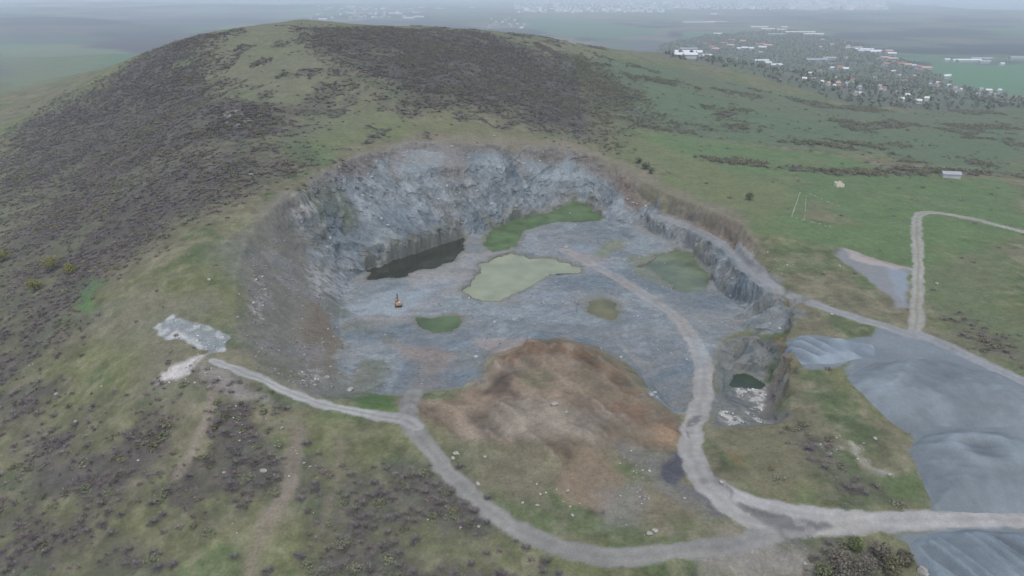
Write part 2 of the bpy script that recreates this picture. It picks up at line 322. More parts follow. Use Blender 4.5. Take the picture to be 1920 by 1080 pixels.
# scrub
SCR = [[(420,62),(345,76),(250,112),(190,150),(110,185),(45,235),(30,300),(-10,400),(-10,660),(60,690),(120,650),(140,560),(180,505),(300,440),(415,372),(500,322),(548,292),(540,235),(520,205),(480,192),(440,190),(395,150),(365,120)],
       [(575,55),(700,52),(900,60),(1060,120),(1140,195),(1172,240),(1165,282),(1060,256),(960,216),(850,190),(740,192),(700,152),(620,100)],
       [(900,72),(1100,112),(1190,170),(1215,235),(1160,230),(1080,160)],
       [(40,780),(230,740),(300,800),(330,880),(300,940),(210,960),(60,930)], [(-10,900),(180,960),(300,1080),(100,1090),(-10,1060)],
       [(300,900),(380,910),(400,980),(330,1000),(290,950)], [(620,880),(760,850),(860,900),(960,1000),(1060,1085),(620,1085),(560,1010),(590,930)],
       [(230,760),(280,730),(330,770),(300,830),(240,810)],[(0,690),(100,690),(130,740),(60,800),(-10,800)],
       [(1500,800),(1530,830),(1600,880),(1700,945),(1690,955),(1580,950),(1560,900),(1510,850)], [(1500,1010),(1570,995),(1700,1020),(1720,1085),(1500,1085)],
       [(1745,570),(1850,600),(1925,640),(1925,700),(1800,640)]]
SW = [1, 1, .8, .9, .8, .9, .75, .7, .6, .8, .9, .5]
scrub = np.zeros(NV)
nn = sst(.36, .56, .55 * n40 + .45 * n12)
for k, (pl, wgt) in enumerate(zip(SCR, SW)):
    scrub = np.maximum(scrub, M(pl, 26 if k < 3 else 6, 'B' if k < 3 else 'A', lim=50) * wgt * lerp(.35 if k > 2 else .84, 1, nn))
hedge = np.zeros(NV)
for pl, wd in [([(1330,300),(1400,305),(1480,318),(1560,322),(1650,325),(1750,318),(1830,322),(1925,330)], 14), ([(1380,240),(1440,255),(1500,268),(1620,280),(1700,300)], 18), ([(1560,262),(1640,275),(1680,300)], 14)]:
    hedge = np.maximum(hedge, PATH(pl, wd, 6, amt=2.5)[0])
scrub = np.maximum(scrub, hedge * nn * .9)
low = sst(.54, .64, fbm(x, y, 20, 4, 301)) * sst(600, 300, y) * sst(-3, -12, zone)
leftlow = M([(-60,640),(200,620),(420,720),(700,800),(900,960),(1100,1150),(-60,1150)], 8, 'B', lim=30)
scrub = np.maximum(scrub, low * leftlow * .8)
mead = M([(1180,120),(1925,210),(1925,330),(1500,270),(1180,240)], 12, 'B', lim=30) * sst(.58, .68, fbm(x, y, 30, 3, 303))
scrub = np.maximum(scrub, mead * .5)
hill = M([(250,110),(420,60),(700,50),(1000,66),(1150,110),(1180,250),(1060,265),(760,270),(560,320),(440,360),(400,250)], 12, 'B', lim=30)
scrub = np.maximum(scrub, hill * sst(.55, .66, fbm(x * .8, y * .5, 13, 4, 305)) * .55)
scrub = scrub * (1 - .42 * sst(.58, .66, fbm(x, y * .7, 34, 4, 307)))
scc = SC[None] * (1 + .5 * (n12[:, None] - .5)) + np.array((.012, .014, 0)) * (n40[:, None] - .4)
gate0 = sst(.40, .58, fbm(x, y, 9, 3, 401) * .6 + n40 * .4); c = c + (scc - c) * (scrub * lerp(.84, .98, gate0))[:, None]
# ------------------------------------------------------------------ quarry rock and earth
ROCK = (.212, .242, .242); ROCKD = (.172, .193, .192); ROCKL = (.285, .308, .302); BR = (.165, .142, .115); EARTH = (.178, .139, .096)
rockc = np.empty((NV, 3)); rockc[:] = ROCK
rockc = mix(rockc, sst(.45, .65, n12), ROCKD); rockc = mix(rockc, sst(.52, .75, n4) * .6, ROCKL); rockc = mix(rockc, sst(.55, .7, n40) * .5, (.225, .245, .25))
rockc = mix(rockc, sst(.5, .62, fbm(x, y, 26, 4, 111)) * .8, (.145, .175, .190)); rockc = mix(rockc, sst(.55, .66, fbm(x + 40, y, 20, 4, 113)) * .6, (.255, .28, .285))
rockc = mix(rockc, sst(.56, .66, fbm(x - 90, y, 18, 4, 117)) * .4, (.215, .205, .18))
_s = np.zeros(NV); _s[inz] = st
rockc *= (1 - .13 * _s + .4 * (n1 - .5) + _s * (.35 * (fbm(x, y, 2.8, 3, 119) - .5) + .5 * (blockv - .5)))[:, None]
topz = sst(2, -3, zone) * 0 + (1 - sst(1, 9, zone + 6 * (n12 - .5)))
qm = M([(575,335),(640,306),(700,284),(760,266),(850,268),(950,273),(1040,276),(1100,288),(1180,330),(1235,395),(1300,405),(1365,450),(1400,490),(1450,530),(1494,590),(1480,612),(1400,620),(1345,640),
        (1330,700),(1290,770),(1260,768),(1200,700),(1120,650),(1000,640),(920,665),(915,720),(760,742),(655,735),(640,680),(632,600),(600,540),(575,480),(555,420),(560,370)], 2.5); qm = qm * (1 - .8 * sst(.45, .6, n12) * M([(480,300),(600,340),(625,420),(640,520),(665,620),(690,745),(480,745),(440,500)], 5, 'B'))
brown = np.maximum(M([(470,450),(560,380),(600,450),(610,540),(640,610),(655,735),(590,740),(500,700),(470,640),(470,540)], 5), 0)
c = mix(c, M([(490,430),(560,345),(640,300),(700,275),(780,252),(880,252),(960,262),(1060,262),(1130,285),(1210,325),(1290,365),(1400,405),(1430,470),(1400,500),(1300,420),(1200,350),(1100,300),(900,280),(700,300),(600,340),(560,400)], 4) * .8, (.17, .148, .105))
c = mix(c, M([(470,430),(560,350),(650,420),(660,540),(665,640),(690,740),(590,740),(500,700),(465,640),(470,520)], 9, 'B') * .5, (.158, .155, .14)); c = mix(c, brown * .6, (.150, .140, .118)); c = mix(c, M([(590,570),(640,600),(650,660),(610,690),(560,640)], 5) * .6, (.15, .115, .075)); c = mix(c, brown * sst(.5, .65, n12) * .6, (.185, .178, .165)); c = mix(c, brown * sst(.55, .7, n40) * .7, (.125, .128, .078))
c = c + (rockc - c) * qm[:, None]
tb = qm * (1 - sst(2, 10, zone + 12 * (n12 - .5))) * sst(3, 12, z)
c = mix(c, tb * .85, BR); c = mix(c, tb * sst(.5, .62, n4) * .7, (.105, .085, .068))
c = mix(c, M([(1095,288),(1180,330),(1235,375),(1330,395),(1400,425),(1420,468),(1395,470),(1330,415),(1240,392),(1180,375),(1150,345),(1110,320)], 3) * .85, (.165, .130, .100))
c = mix(c, M([(830,270),(880,270),(870,330),(830,330)], 3) * .6, BR); c = mix(c, M([(730,285),(755,285),(750,340),(725,330)], 3) * .5, (.24, .21, .19))
# pale fine scree
c = mix(c, M([(1000,330),(1060,305),(1110,312),(1140,340),(1110,345),(1060,345),(1000,355)], 4) * .6, (.25, .295, .305))
c = mix(c, M([(650,570),(720,550),(800,520),(850,520),(800,560),(760,600),(690,595)], 3) * .6, (.31, .355, .375))
c = mix(c, M([(780,500),(860,485),(900,500),(890,520),(820,530),(760,540)], 2.5) * .55, (.30, .27, .235))
c = mix(c, M([(850,490),(960,478),(960,470),(880,480)], 1.5) * .5, (.34, .30, .25))
mudg = np.maximum(M([(905,440),(960,425),(975,450),(950,475),(900,470)], 2.5), M([(1180,480),(1240,470),(1300,480),(1330,520),(1290,550),(1230,530),(1190,505)], 3))
mudg = np.maximum(mudg, M([(1110,475),(1130,455),(1170,447),(1185,450),(1160,470),(1130,490)], 2.5))
c = mix(c, mudg * .65, (.175, .19, .105))
c = mix(c, M([(1060,470),(1110,478),(1150,490),(1110,500),(1070,480)], 2.) * .6, (.25, .22, .19))
c = mix(c, M([(740,640),(800,650),(850,665),(830,690),(790,690),(760,665)], 3) * .6, (.27, .20, .15)); c = mix(c, M([(770,690),(820,680),(850,730),(780,742)], 3) * .5, (.23, .20, .165))
c = mix(c, M([(900,640),(960,630),(1000,640),(960,665),(905,668)], 2) * .7, (.33, .28, .24)); c = mix(c, M([(1040,632),(1080,628),(1075,640)], 2) * .5, (.30, .27, .24))
c = mix(c, M([(840,585),(870,590),(855,615),(835,612)], 1.5) * .6, (.19, .14, .085))
c = mix(c, M([(935,606),(955,604),(955,622),(938,622)], 1.5) * .6, (.38, .42, .43))
c = mix(c, PATH([(700,592),(740,600),(800,575),(850,540),(880,515)], 6, 2.5)[0] * .5, (.30, .285, .26)); c = mix(c, PATH([(1240,575),(1180,600),(1080,620),(960,610),(880,620),(800,640)], 9, 4)[0] * .45, (.165, .185, .19)); c = mix(c, PATH([(1300,600),(1350,580),(1400,590)], 8, 3)[0] * .5, (.26, .27, .265))
c = mix(c, qm * (1 - _s) * sst(.56, .68, fbm(x + 300, y * 1.6, 24, 4, 151)) * .4, (.245, .235, .20)); c = mix(c, qm * (1 - _s) * sst(.6, .7, fbm(x, y * 1.8, 9, 4, 153)) * .4, (.14, .158, .158))
# damp dark streaks on the floor
for pl in ([(1150,425),(1185,428),(1178,432)], [(1168,438),(1192,442),(1182,449)], [(980,478),(1000,472),(1000,486),(985,486)], [(885,505),(915,500),(920,505),(895,512)]): c = mix(c, M(pl, 1.2) * .7, (.10, .125, .14))
c = mix(c, qm * sst(-2.6, -.6, pond_m) * .6, (.135, .14, .105)); c = mix(c, qm * sst(-5, -1.5, pond_m + 3 * (n4 - .5)) * .35, (.20, .19, .15))
# mound
mound = M([(912,715),(930,665),(985,643),(1060,640),(1120,655),(1170,690),(1210,728),(1262,770),(1290,805),(1275,850),(1210,850),(1130,860),(1160,900),(1120,955),(1060,890),(1000,850),(870,830),(780,790),(770,758),(850,742)], 3)
mc = np.empty((NV, 3)); mc[:] = EARTH
mc = mix(mc, sst(.45, .62, n12), (.205, .165, .122)); mc = mix(mc, sst(.5, .68, n40), (.135, .110, .075)); mc = mix(mc, sst(.55, .75, n4) * .5, (.12, .09, .06))
mc = mix(mc, M([(930,668),(985,643),(1060,640),(1120,655),(1170,690),(1215,735),(1190,740),(1130,690),(1050,665),(960,680)], 2.5) * sst(.4, .6, n4) * .8, (.135, .085, .05)); mc = mix(mc, M([(1130,740),(1230,760),(1285,800),(1270,850),(1210,800),(1150,770)], 3) * sst(.42, .6, n4) * .75, (.125, .08, .05))
mc = mix(mc, M([(900,770),(1000,745),(1120,780),(1150,840),(1000,840),(880,810)], 4) * .75, (.19, .165, .125))
mc = mix(mc, M([(1210,790),(1270,790),(1262,850),(1215,840)], 2) * .7, (.185, .13, .08)); mc = mix(mc, M([(970,700),(1040,700),(1030,730),(980,730)], 2) * .6, (.12, .115, .065))
mc = mix(mc, M([(908,735),(945,690),(965,705),(960,748),(915,750)], 2.) * .85, (.075, .056, .042)); mc = mix(mc, M([(800,745),(900,735),(930,745),(880,760),(810,765)], 2) * .6, (.20, .15, .10))
mc *= (1 + 1.1 * (ridge(x * .9 + y * .5, (y - x) * .25, 6, 3, 121) - .55) + .5 * (n4 - .5))[:, None]
c = c + (mc - c) * mound[:, None]
c = mix(c, M([(770,790),(900,830),(1000,870),(1060,960),(1000,950),(880,880),(800,830)], 3) * .35, (.16, .135, .10))
c = mix(c, M([(1070,880),(1100,845),(1140,850),(1165,900),(1130,950),(1080,930)], 2.) * .8, (.20, .155, .10))
c = mix(c, M([(1120,930),(1200,900),(1230,940),(1200,985),(1110,985)], 3) * .6, (.19, .175, .155))
c = mix(c, M([(1200,930),(1290,890),(1370,960),(1300,1000),(1220,990)], 4) * .6, (.155, .130, .085))
c = mix(c, M([(1180,840),(1250,860),(1330,920),(1380,980),(1340,985),(1270,920),(1200,880)], 3) * .6, (.145, .14, .135))
c = mix(c, M([(1245,850),(1270,852),(1300,880),(1290,900),(1260,885)], 1.2) * .85, (.055, .058, .075)); c = mix(c, M([(1290,900),(1330,920),(1360,970),(1330,950)], 2) * .7, (.10, .10, .115))
# side pit
sp_ = M([(1345,645),(1385,632),(1425,626),(1470,650),(1482,700),(1478,785),(1400,802),(1345,800),(1338,720)], 1.5)
c = mix(c, sp_ * .9, (.165, .172, .155)); c = mix(c, sp_ * sst(.5, .65, n12), (.115, .13, .125)); c = mix(c, sp_ * sst(.5, .7, n4) * .5, (.24, .235, .215))
c = mix(c, M([(1445,650),(1468,655),(1480,720),(1470,790),(1448,770),(1452,700)], 1.2) * .7, (.15, .125, .10))
c = mix(c, M([(1415,640),(1450,628),(1475,645),(1490,690),(1478,700),(1455,655)], 1.5) * .7, (.16, .13, .065))
c = mix(c, M([(1425,690),(1450,690),(1448,720),(1430,718)], 1.2) * .8, (.075, .105, .04)); c = mix(c, M([(1342,695),(1362,690),(1362,735),(1345,735)], 1.2) * .8, (.12, .15, .135))
whiter = np.maximum(M([(1375,732),(1446,730),(1442,790),(1425,795),(1422,760),(1380,745)], 1.), M([(1360,785),(1385,778),(1400,798),(1365,798)], 1.))
c = mix(c, whiter * sst(.42, .55, n1) * .8, (.52, .50, .45))
c = mix(c, M([(1345,815),(1480,808),(1560,880),(1560,950),(1440,925),(1370,880)], 4, 'B') * .5, (.135, .125, .07))
c = mix(c, M([(1375,845),(1410,850),(1400,885),(1380,880)], 2) * .6, (.165, .115, .06)); c = mix(c, M([(1640,890),(1720,880),(1725,940),(1650,935)], 3) * .7, (.075, .12, .042))
for pl in ([(1525,825),(1560,815),(1570,845),(1555,855)], [(1590,830),(1625,845),(1615,865)], [(1625,870),(1660,890),(1640,892)]): c = mix(c, M(pl, 2.2) * sst(.45, .6, n4) * .8, (.33, .31, .27))
# white rubble tips on the left, bare earth and turf there
c = mix(c, M([(180,560),(300,540),(420,600),(400,700),(430,760),(330,760),(200,640)], 6, 'B') * .5, (.165, .148, .115))
lr = M([(280,618),(330,590),(370,600),(420,640),(410,665),(375,672),(345,640),(310,630)], 1.6)
lr = sst(.35, .62, lr + 1.1 * (n4 - .5) * (lr > 0)); c = mix(c, lr * .85, (.215, .235, .235)); c = mix(c, lr * sst(.5, .65, n4) * .8, (.36, .36, .34))
c = mix(c, M([(322,625),(340,610),(352,622),(350,640),(330,632)], 1.) * .8, (.46, .45, .43))
c = mix(c, M([(302,710),(318,685),(345,672),(375,672),(360,690),(325,700)], 1.4) * sst(.35, .5, n4) * .9, (.42, .40, .37))
c = mix(c, M([(370,680),(420,690),(470,720),(520,750),(450,745),(400,720)], 2.) * .5, (.27, .25, .225))
c = mix(c, M([(380,530),(480,470),(480,650),(420,650),(400,590)], 6, 'B') * .45, (.115, .122, .062))
rk = M([(482,530),(500,520),(505,560),(495,600),(480,600)], 1.2); c = mix(c, rk * sst(.45, .6, n1) * .8, (.30, .28, .25))
for pl in ([(555,690),(600,685),(615,715),(570,722)], [(560,490),(640,500),(660,560),(600,560)], [(540,380),(580,360),(600,420),(560,430)]): c = mix(c, M(pl, 3) * sst(.45, .58, n1) * .55, (.34, .33, .31))
c = mix(c, M([(415,215),(445,205),(460,225),(430,238)], 4, lim=8) * sst(.48, .58, n4) * .8, (.30, .28, .24))
# gravel yard
GRV = (.150, .173, .180)
gyard = M([(1640,612),(1690,612),(1760,640),(1860,690),(1930,728),(1930,968),(1740,958),(1722,880),(1702,812),(1650,770),(1590,705),(1578,690),(1640,664)], 1.2)
gyard = np.maximum(gyard, M([(1474,650),(1500,628),(1600,640),(1650,630),(1650,668),(1560,684),(1500,686)], 1.2)); gyard = np.maximum(gyard, M([(1690,1005),(1740,988),(1930,1000),(2050,1150),(1690,1150),(1740,1080)], 1.))
c = mix(c, gyard, GRV); c = mix(c, gyard * sst(.5, .65, n12) * .6, (.195, .215, .222)); c = mix(c, gyard * sst(.52, .66, n40) * .5, (.115, .135, .145)); c = mix(c, M([(1640,625),(1700,620),(1780,660),(1700,665),(1640,655)], 3) * .7, (.175, .20, .208))
gyr2 = M([(1570,465),(1610,478),(1700,500),(1712,520),(1712,580),(1690,575),(1640,530),(1580,490)], 1.5)
c = mix(c, gyr2 * .85, (.20, .205, .21)); c = mix(c, M([(1660,490),(1708,510),(1708,570),(1680,540)], 1.5) * .7, (.21, .25, .275))
c = mix(c, M([(1575,465),(1605,475),(1690,495),(1685,503),(1600,485)], 1.) * .8, (.34, .29, .255))
c = mix(c, M([(1500,372),(1570,382),(1565,422),(1520,410)], 3) * .5, (.15, .13, .085))
c = mix(c, M([(1380,1010),(1440,990),(1500,1030),(1530,1085),(1330,1085),(1300,1040)], 4) * .8, (.215, .195, .168))
# worn drag marks down the lower left
for pl, wd, cc in [([(400,735),(392,775),(375,810),(355,845),(335,885)], 3.2, (.20, .17, .13)), ([(560,800),(548,860),(545,905)], 4.5, (.165, .138, .105)), ([(548,900),(530,930),(510,960),(495,985)], 4., (.20, .17, .13)),
                   ([(495,985),(480,1030),(470,1085)], 3.5, (.165, .145, .10)), ([(640,820),(625,920),(605,985)], 2, (.14, .125, .085))]:
    c = mix(c, PATH(pl, wd, 1.2)[0] * .8, cc)
# ------------------------------------------------------------------ roads
ROAD = np.array((.300, .285, .262))
ROADS = [('haul_road', [(1925,978),(1830,975),(1700,975),(1600,975),(1510,962),(1440,950),(1395,938),(1345,908)], 5.6, (.31, .30, .28)),
         ('haul_road', [(1620,978),(1520,986),(1430,986),(1375,957),(1325,915),(1300,870),(1292,830),(1300,790),(1322,740),(1322,690),(1305,645),(1280,610)], 6.4, (.29, .278, .25)),
         ('haul_road', [(1285,615),(1262,588),(1215,558),(1165,525),(1120,500),(1090,485),(1060,470)], 6.5, (.258, .240, .215)),
         ('rim_road', [(1720,625),(1640,607),(1560,583),(1490,560),(1440,530),(1400,500),(1375,467),(1340,445),(1290,425),(1240,408)], 5.6, (.215, .216, .208)),
         ('lower_track', [(1520,985),(1430,1008),(1330,1030),(1230,1040),(1120,1045),(1030,1025),(960,990),(900,945),(850,895),(800,835),(768,795),(766,765),(775,735)], 5.4, (.205, .20, .18)),
         ('upper_track', [(782,800),(762,784),(700,777),(640,768),(580,750),(520,725),(460,698),(400,675)], 3.6, (.29, .288, .272)),
         ('field_track', [(1718,625),(1720,560),(1722,480),(1718,420),(1722,398),(1760,398),(1830,410),(1925,436)], 4.8, (.272, .262, .222)),
         ('yard_road', [(1715,620),(1760,640),(1830,675),(1925,722)], 5.4, (.225, .23, .225)),
         ('field_track', [(1590,470),(1650,488),(1712,503)], 3.4, (.27, .25, .225))]
cls = np.zeros(NV, np.int8); rid = np.full(NV, -1, np.int16)
rock = (qm > .5); cls[rock] = 1; cls[(mound > .5)] = 2; cls[(sp_ > .5)] = 1; cls[(gyard > .5) | (gyr2 > .5)] = 3
rnames = []
for nm, pl, wd, cc in ROADS:
    m, d, s = PATH(pl, wd * 1.02, .5)
    m = m * 0 + 1 - sst(wd * .5 - .5, wd * .5 + .5, d + 1.9 * (n4 - .5) + 1.2 * (n12 - .5))
    tr = np.exp(-((d - wd * .24) / (wd * .10)) ** 2); mid = np.exp(-(d / (wd * .10)) ** 2)
    col = np.array(cc)[None] * (1 + .25 * (n4 - .5) + .05 * tr - .07 * mid + .15 * (n1 - .5) + .5 * (n12 - .5))[:, None]
    if nm in ('field_track', 'upper_track'): col = col + (np.array((.17, .16, .10)) - col) * (mid * .45)[:, None]
    mm = m * (.93 if nm != 'lower_track' else .9) * (1 - .45 * qm * sst(.4, .6, n4))
    c = c + (col - c) * mm[:, None]
    if nm not in rnames: rnames.append(nm)
    sel = m > .5; cls[sel] = 4; rid[sel] = rnames.index(nm)
    z[sel & (pond_m < -1)] += 0
# wet ruts and patches on the haul road
for pl in ([(1292,800),(1300,780),(1318,775),(1322,795),(1310,805),(1300,825),(1292,825)], [(1320,880),(1345,905),(1385,945),(1480,960),(1560,975),(1570,988),(1480,990),(1420,965),(1370,935),(1330,905)], [(1480,985),(1500,1010),(1520,1040),(1508,1040),(1488,1010)]):
    c = mix(c, M(pl, 1.0) * sst(.32, .42, n4 * .6 + n1 * .4) * .85, (.125, .12, .112))
c = mix(c, M([(1560,465),(1590,470),(1640,525),(1690,575),(1700,600),(1660,575),(1600,520)], 1.5) * .0, GRV)
c = np.clip(c, .012, .7)
print('colour', time.time() - T0)

# ------------------------------------------------------------------ helpers
def tag(o, label=None, cat=None, group=None, kind=None):
    if label: o['label'] = label
    if cat: o['category'] = cat
    if group: o['group'] = group
    if kind: o['kind'] = kind
    return o
def npmesh(name, v, f, col=None, mat=None, smooth=True, link=True, parent=None):
    v = np.ascontiguousarray(v, np.float32); f = np.ascontiguousarray(f, np.int32); me = bpy.data.meshes.new(name); k = f.shape[1]
    me.vertices.add(len(v)); me.vertices.foreach_set('co', v.ravel()); me.loops.add(f.size); me.loops.foreach_set('vertex_index', f.ravel())
    me.polygons.add(len(f)); me.polygons.foreach_set('loop_start', np.arange(0, f.size, k, dtype=np.int32))
    me.polygons.foreach_set('use_smooth', np.full(len(f), smooth))
    me.update(calc_edges=True)
    if col is not None:
        a = me.attributes.new('Col', 'FLOAT_COLOR', 'POINT'); a.data.foreach_set('color', np.concatenate([col, np.ones((len(v), 1))], 1).astype(np.float32).ravel())
    if mat: me.materials.append(mat)
    o = bpy.data.objects.new(name, me)
    if link: COL.objects.link(o)
    if parent: o.parent = parent
    return o
class NT:
    def __init__(s, name):
        s.m = bpy.data.materials.new(name); s.m.use_nodes = True; s.t = s.m.node_tree; s.b = s.t.nodes['Principled BSDF']
    def n(s, ty, **kw):
        nd = s.t.nodes.new(ty)
        for k, v in kw.items():
            if k.startswith('_'): setattr(nd, k[1:], v)
            else: nd.inputs[k].default_value = v
        return nd
    def l(s, a, b): s.t.links.new(a, b)
def ground_mat(name, scales, amp, bump, rough=.95, dist=.3, hue=0.0):
    q = NT(name); at = q.n('ShaderNodeAttribute', _attribute_name='Col'); tc = q.n('ShaderNodeTexCoord'); val = None; last = None
    for i, (sc_, w) in enumerate(scales):
        no = q.n('ShaderNodeTexNoise', Scale=sc_, Detail=4.0, Roughness=.65); q.l(tc.outputs['Object'], no.inputs['Vector'])
        mp = q.n('ShaderNodeMapRange'); mp.inputs['From Min'].default_value = .3; mp.inputs['From Max'].default_value = .7
        mp.inputs['To Min'].default_value = 1 - w; mp.inputs['To Max'].default_value = 1 + w; q.l(no.outputs['Fac'], mp.inputs['Value'])
        if val is None: val = mp.outputs['Result']
        else:
            mu = q.n('ShaderNodeMath', _operation='MULTIPLY'); q.l(val, mu.inputs[0]); q.l(mp.outputs['Result'], mu.inputs[1]); val = mu.outputs[0]
        last = no
    vm = q.n('ShaderNodeVectorMath', _operation='SCALE'); q.l(at.outputs['Color'], vm.inputs[0]); q.l(val, vm.inputs['Scale'])
    q.l(vm.outputs['Vector'], q.b.inputs['Base Color']); q.b.inputs['Roughness'].default_value = rough; q.b.inputs['Specular IOR Level'].default_value = .15
    bp = q.n('ShaderNodeBump', Strength=bump, Distance=dist); q.l(val, bp.inputs['Height']); q.l(bp.outputs['Normal'], q.b.inputs['Normal'])
    return q.m
def attr_mat(name, rough=.9, var=.25, scale=3.0):
    return ground_mat(name, [(scale, var)], var, .3, rough)
def flat_mat(name, col, rough=.7, var=.12, scale=2.0, metal=0.0, spec=.3):
    q = NT(name); tc = q.n('ShaderNodeTexCoord'); no = q.n('ShaderNodeTexNoise', Scale=scale, Detail=5.0); q.l(tc.outputs['Object'], no.inputs['Vector'])
    cr = q.n('ShaderNodeValToRGB'); cr.color_ramp.elements[0].position = .3; cr.color_ramp.elements[1].position = .7
    cr.color_ramp.elements[0].color = tuple(k * (1 - var) for k in col) + (1,); cr.color_ramp.elements[1].color = tuple(min(1, k * (1 + var)) for k in col) + (1,)
    q.l(no.outputs['Fac'], cr.inputs['Fac']); q.l(cr.outputs['Color'], q.b.inputs['Base Color'])
    q.b.inputs['Roughness'].default_value = rough; q.b.inputs['Metallic'].default_value = metal; q.b.inputs['Specular IOR Level'].default_value = spec
    return q.m
MAT = [ground_mat('turf', [(.35, .18), (1.3, .22), (.09, .12)], .2, .35), ground_mat('quarry_rock', [(.9, .22), (3.0, .2), (.22, .12)], .25, .8, .85, .6),
       ground_mat('spoil_earth', [(.8, .2), (2.6, .18)], .2, .6, .95, .4), ground_mat('gravel', [(.5, .08), (4.0, .14)], .12, .4, .9, .25), ground_mat('packed_dirt', [(.5, .10), (2.5, .14)], .1, .25, .95, .2)]
# ------------------------------------------------------------------ terrain objects, cut from the one sheet
q00 = vid[:-1, :-1]; q10 = vid[:-1, 1:]; q11 = vid[1:, 1:]; q01 = vid[1:, :-1]
okf = (q00 >= 0) & (q10 >= 0) & (q11 >= 0) & (q01 >= 0)
FA = np.stack([q00[okf], q10[okf], q11[okf], q01[okf]], 1); fc = cls[FA[:, 0]]; fr_ = rid[FA[:, 0]]
z += mound * (3.0 * (fbm(x, y, 11, 4, 141) - .5) + 1.7 * (ridge(x * .9 + y * .5, (y - x) * .25, 6, 3, 121) - .5) + .4 * (n1 - .5)) * sst(-.3, -2.5, pond_m)
VV = np.stack([x + offx, y + offy, z], 1)
def piece(name, sel, mat, smooth=True):
    f = FA[sel]; u, iv = np.unique(f, return_inverse=True)
    o = npmesh(name, VV[u], iv.reshape(f.shape), c[u], mat, smooth); tag(o, kind='structure'); return o
piece('ground', fc == 0, MAT[0]); piece('quarry_pit', fc == 1, MAT[1], False); piece('earth_mound', fc == 2, MAT[2]); piece('gravel_ground', fc == 3, MAT[3])
for i, nm in enumerate(rnames): piece(nm, (fc == 4) & (fr_ == i), MAT[4])
def gz(px, py):
    """height of the finished sheet"""
    px = np.asarray(px, float); py = np.asarray(py, float)
    i = np.clip(np.searchsorted(xs, px) - 1, 0, NX - 2); j = np.clip(np.searchsorted(ys, py) - 1, 0, NY - 2)
    a = (px - xs[i]) / (xs[i + 1] - xs[i]); b = (py - ys[j]) / (ys[j + 1] - ys[j])
    g = lambda jj, ii: z[np.maximum(vid[jj, ii], 0)]
    return (g(j, i) * (1 - a) + g(j, i + 1) * a) * (1 - b) + (g(j + 1, i) * (1 - a) + g(j + 1, i + 1) * a) * b
# ------------------------------------------------------------------ water
def water_mat(name, col, rough, var=.15):
    q = NT(name); tc = q.n('ShaderNodeTexCoord'); no = q.n('ShaderNodeTexNoise', Scale=.09, Detail=6.0); q.l(tc.outputs['Object'], no.inputs['Vector'])
    cr = q.n('ShaderNodeValToRGB'); cr.color_ramp.elements[0].position = .35; cr.color_ramp.elements[1].position = .65
    cr.color_ramp.elements[0].color = tuple(k * (1 - var) for k in col) + (1,); cr.color_ramp.elements[1].color = tuple(k * (1 + var) for k in col) + (1,)
    q.l(no.outputs['Fac'], cr.inputs['Fac']); q.l(cr.outputs['Color'], q.b.inputs['Base Color']); q.b.inputs['Roughness'].default_value = rough; q.b.inputs['IOR'].default_value = 1.33
    q.b.inputs['Specular IOR Level'].default_value = .22
    rp = q.n('ShaderNodeTexNoise', Scale=2.2, Detail=3.0); q.l(tc.outputs['Object'], rp.inputs['Vector']); bp = q.n('ShaderNodeBump', Strength=.06, Distance=.05); q.l(rp.outputs['Fac'], bp.inputs['Height']); q.l(bp.outputs['Normal'], q.b.inputs['Normal'])
    return q.m
for p, w, lv in zip(PONDS, PW, PL):
    ctr = w.mean(0)
    d = w - ctr; big = ctr + d * (1 + 3.5 / np.maximum(np.hypot(d[:, 0], d[:, 1]), 3))[:, None]
    tri = geometry.tessellate_polygon([[Vector((a, b, 0)) for a, b in big]])
    o = npmesh('pond', np.c_[big, np.full(len(big), lv)], np.array(tri), None, water_mat('pond_water_' + p[1], p[3], .15, .32 if p[1] != 'pale' else .14), False); tag(o, kind='structure')
    if o.data.polygons[0].normal.z < 0: o.data.flip_normals()
o = npmesh('sea', [(-21000, 5000, SEA), (21000, 5000, SEA), (21000, 26500, SEA), (-21000, 26500, SEA)], [(0, 1, 2, 3)], None, water_mat('sea_water', (.10, .13, .15), .3), False); tag(o, kind='structure')
print('terrain built', time.time() - T0)
# ------------------------------------------------------------------ shapes for plants, stones
def tri_soup(tris, cols):
    v = np.asarray(tris, float).reshape(-1, 3); return v, np.arange(len(v)).reshape(-1, 3), np.repeat(np.asarray(cols, float), 3, axis=0)
def twig_bush(n, r, seed, col, wid=.07, green=0.):
    g = np.random.default_rng(seed); T = []; K = []
    for i in range(n):
        a = g.uniform(0, 6.283); el = math.asin(g.uniform(.05, .9)) ; L = r * g.uniform(.6, 1.05)
        d = np.array((math.cos(a) * math.cos(el), math.sin(a) * math.cos(el), math.sin(el) * 1.05))
        s = d * L * g.uniform(.05, .55); e = d * L + g.normal(0, .10, 3) * r; pz = np.cross(e - s, np.array((0, 0, 1.)) + g.normal(0, .35, 3)); pz = pz / (np.linalg.norm(pz) + 1e-9) * wid * g.uniform(.6, 1.6)
        T.append((s - pz, s + pz, e)); k = np.array(col) * g.uniform(.7, 1.35)
        if g.random() < green: k = np.array((.10, .115, .05)) * g.uniform(.8, 1.3)
        K.append(k)
    return tri_soup(T, K)
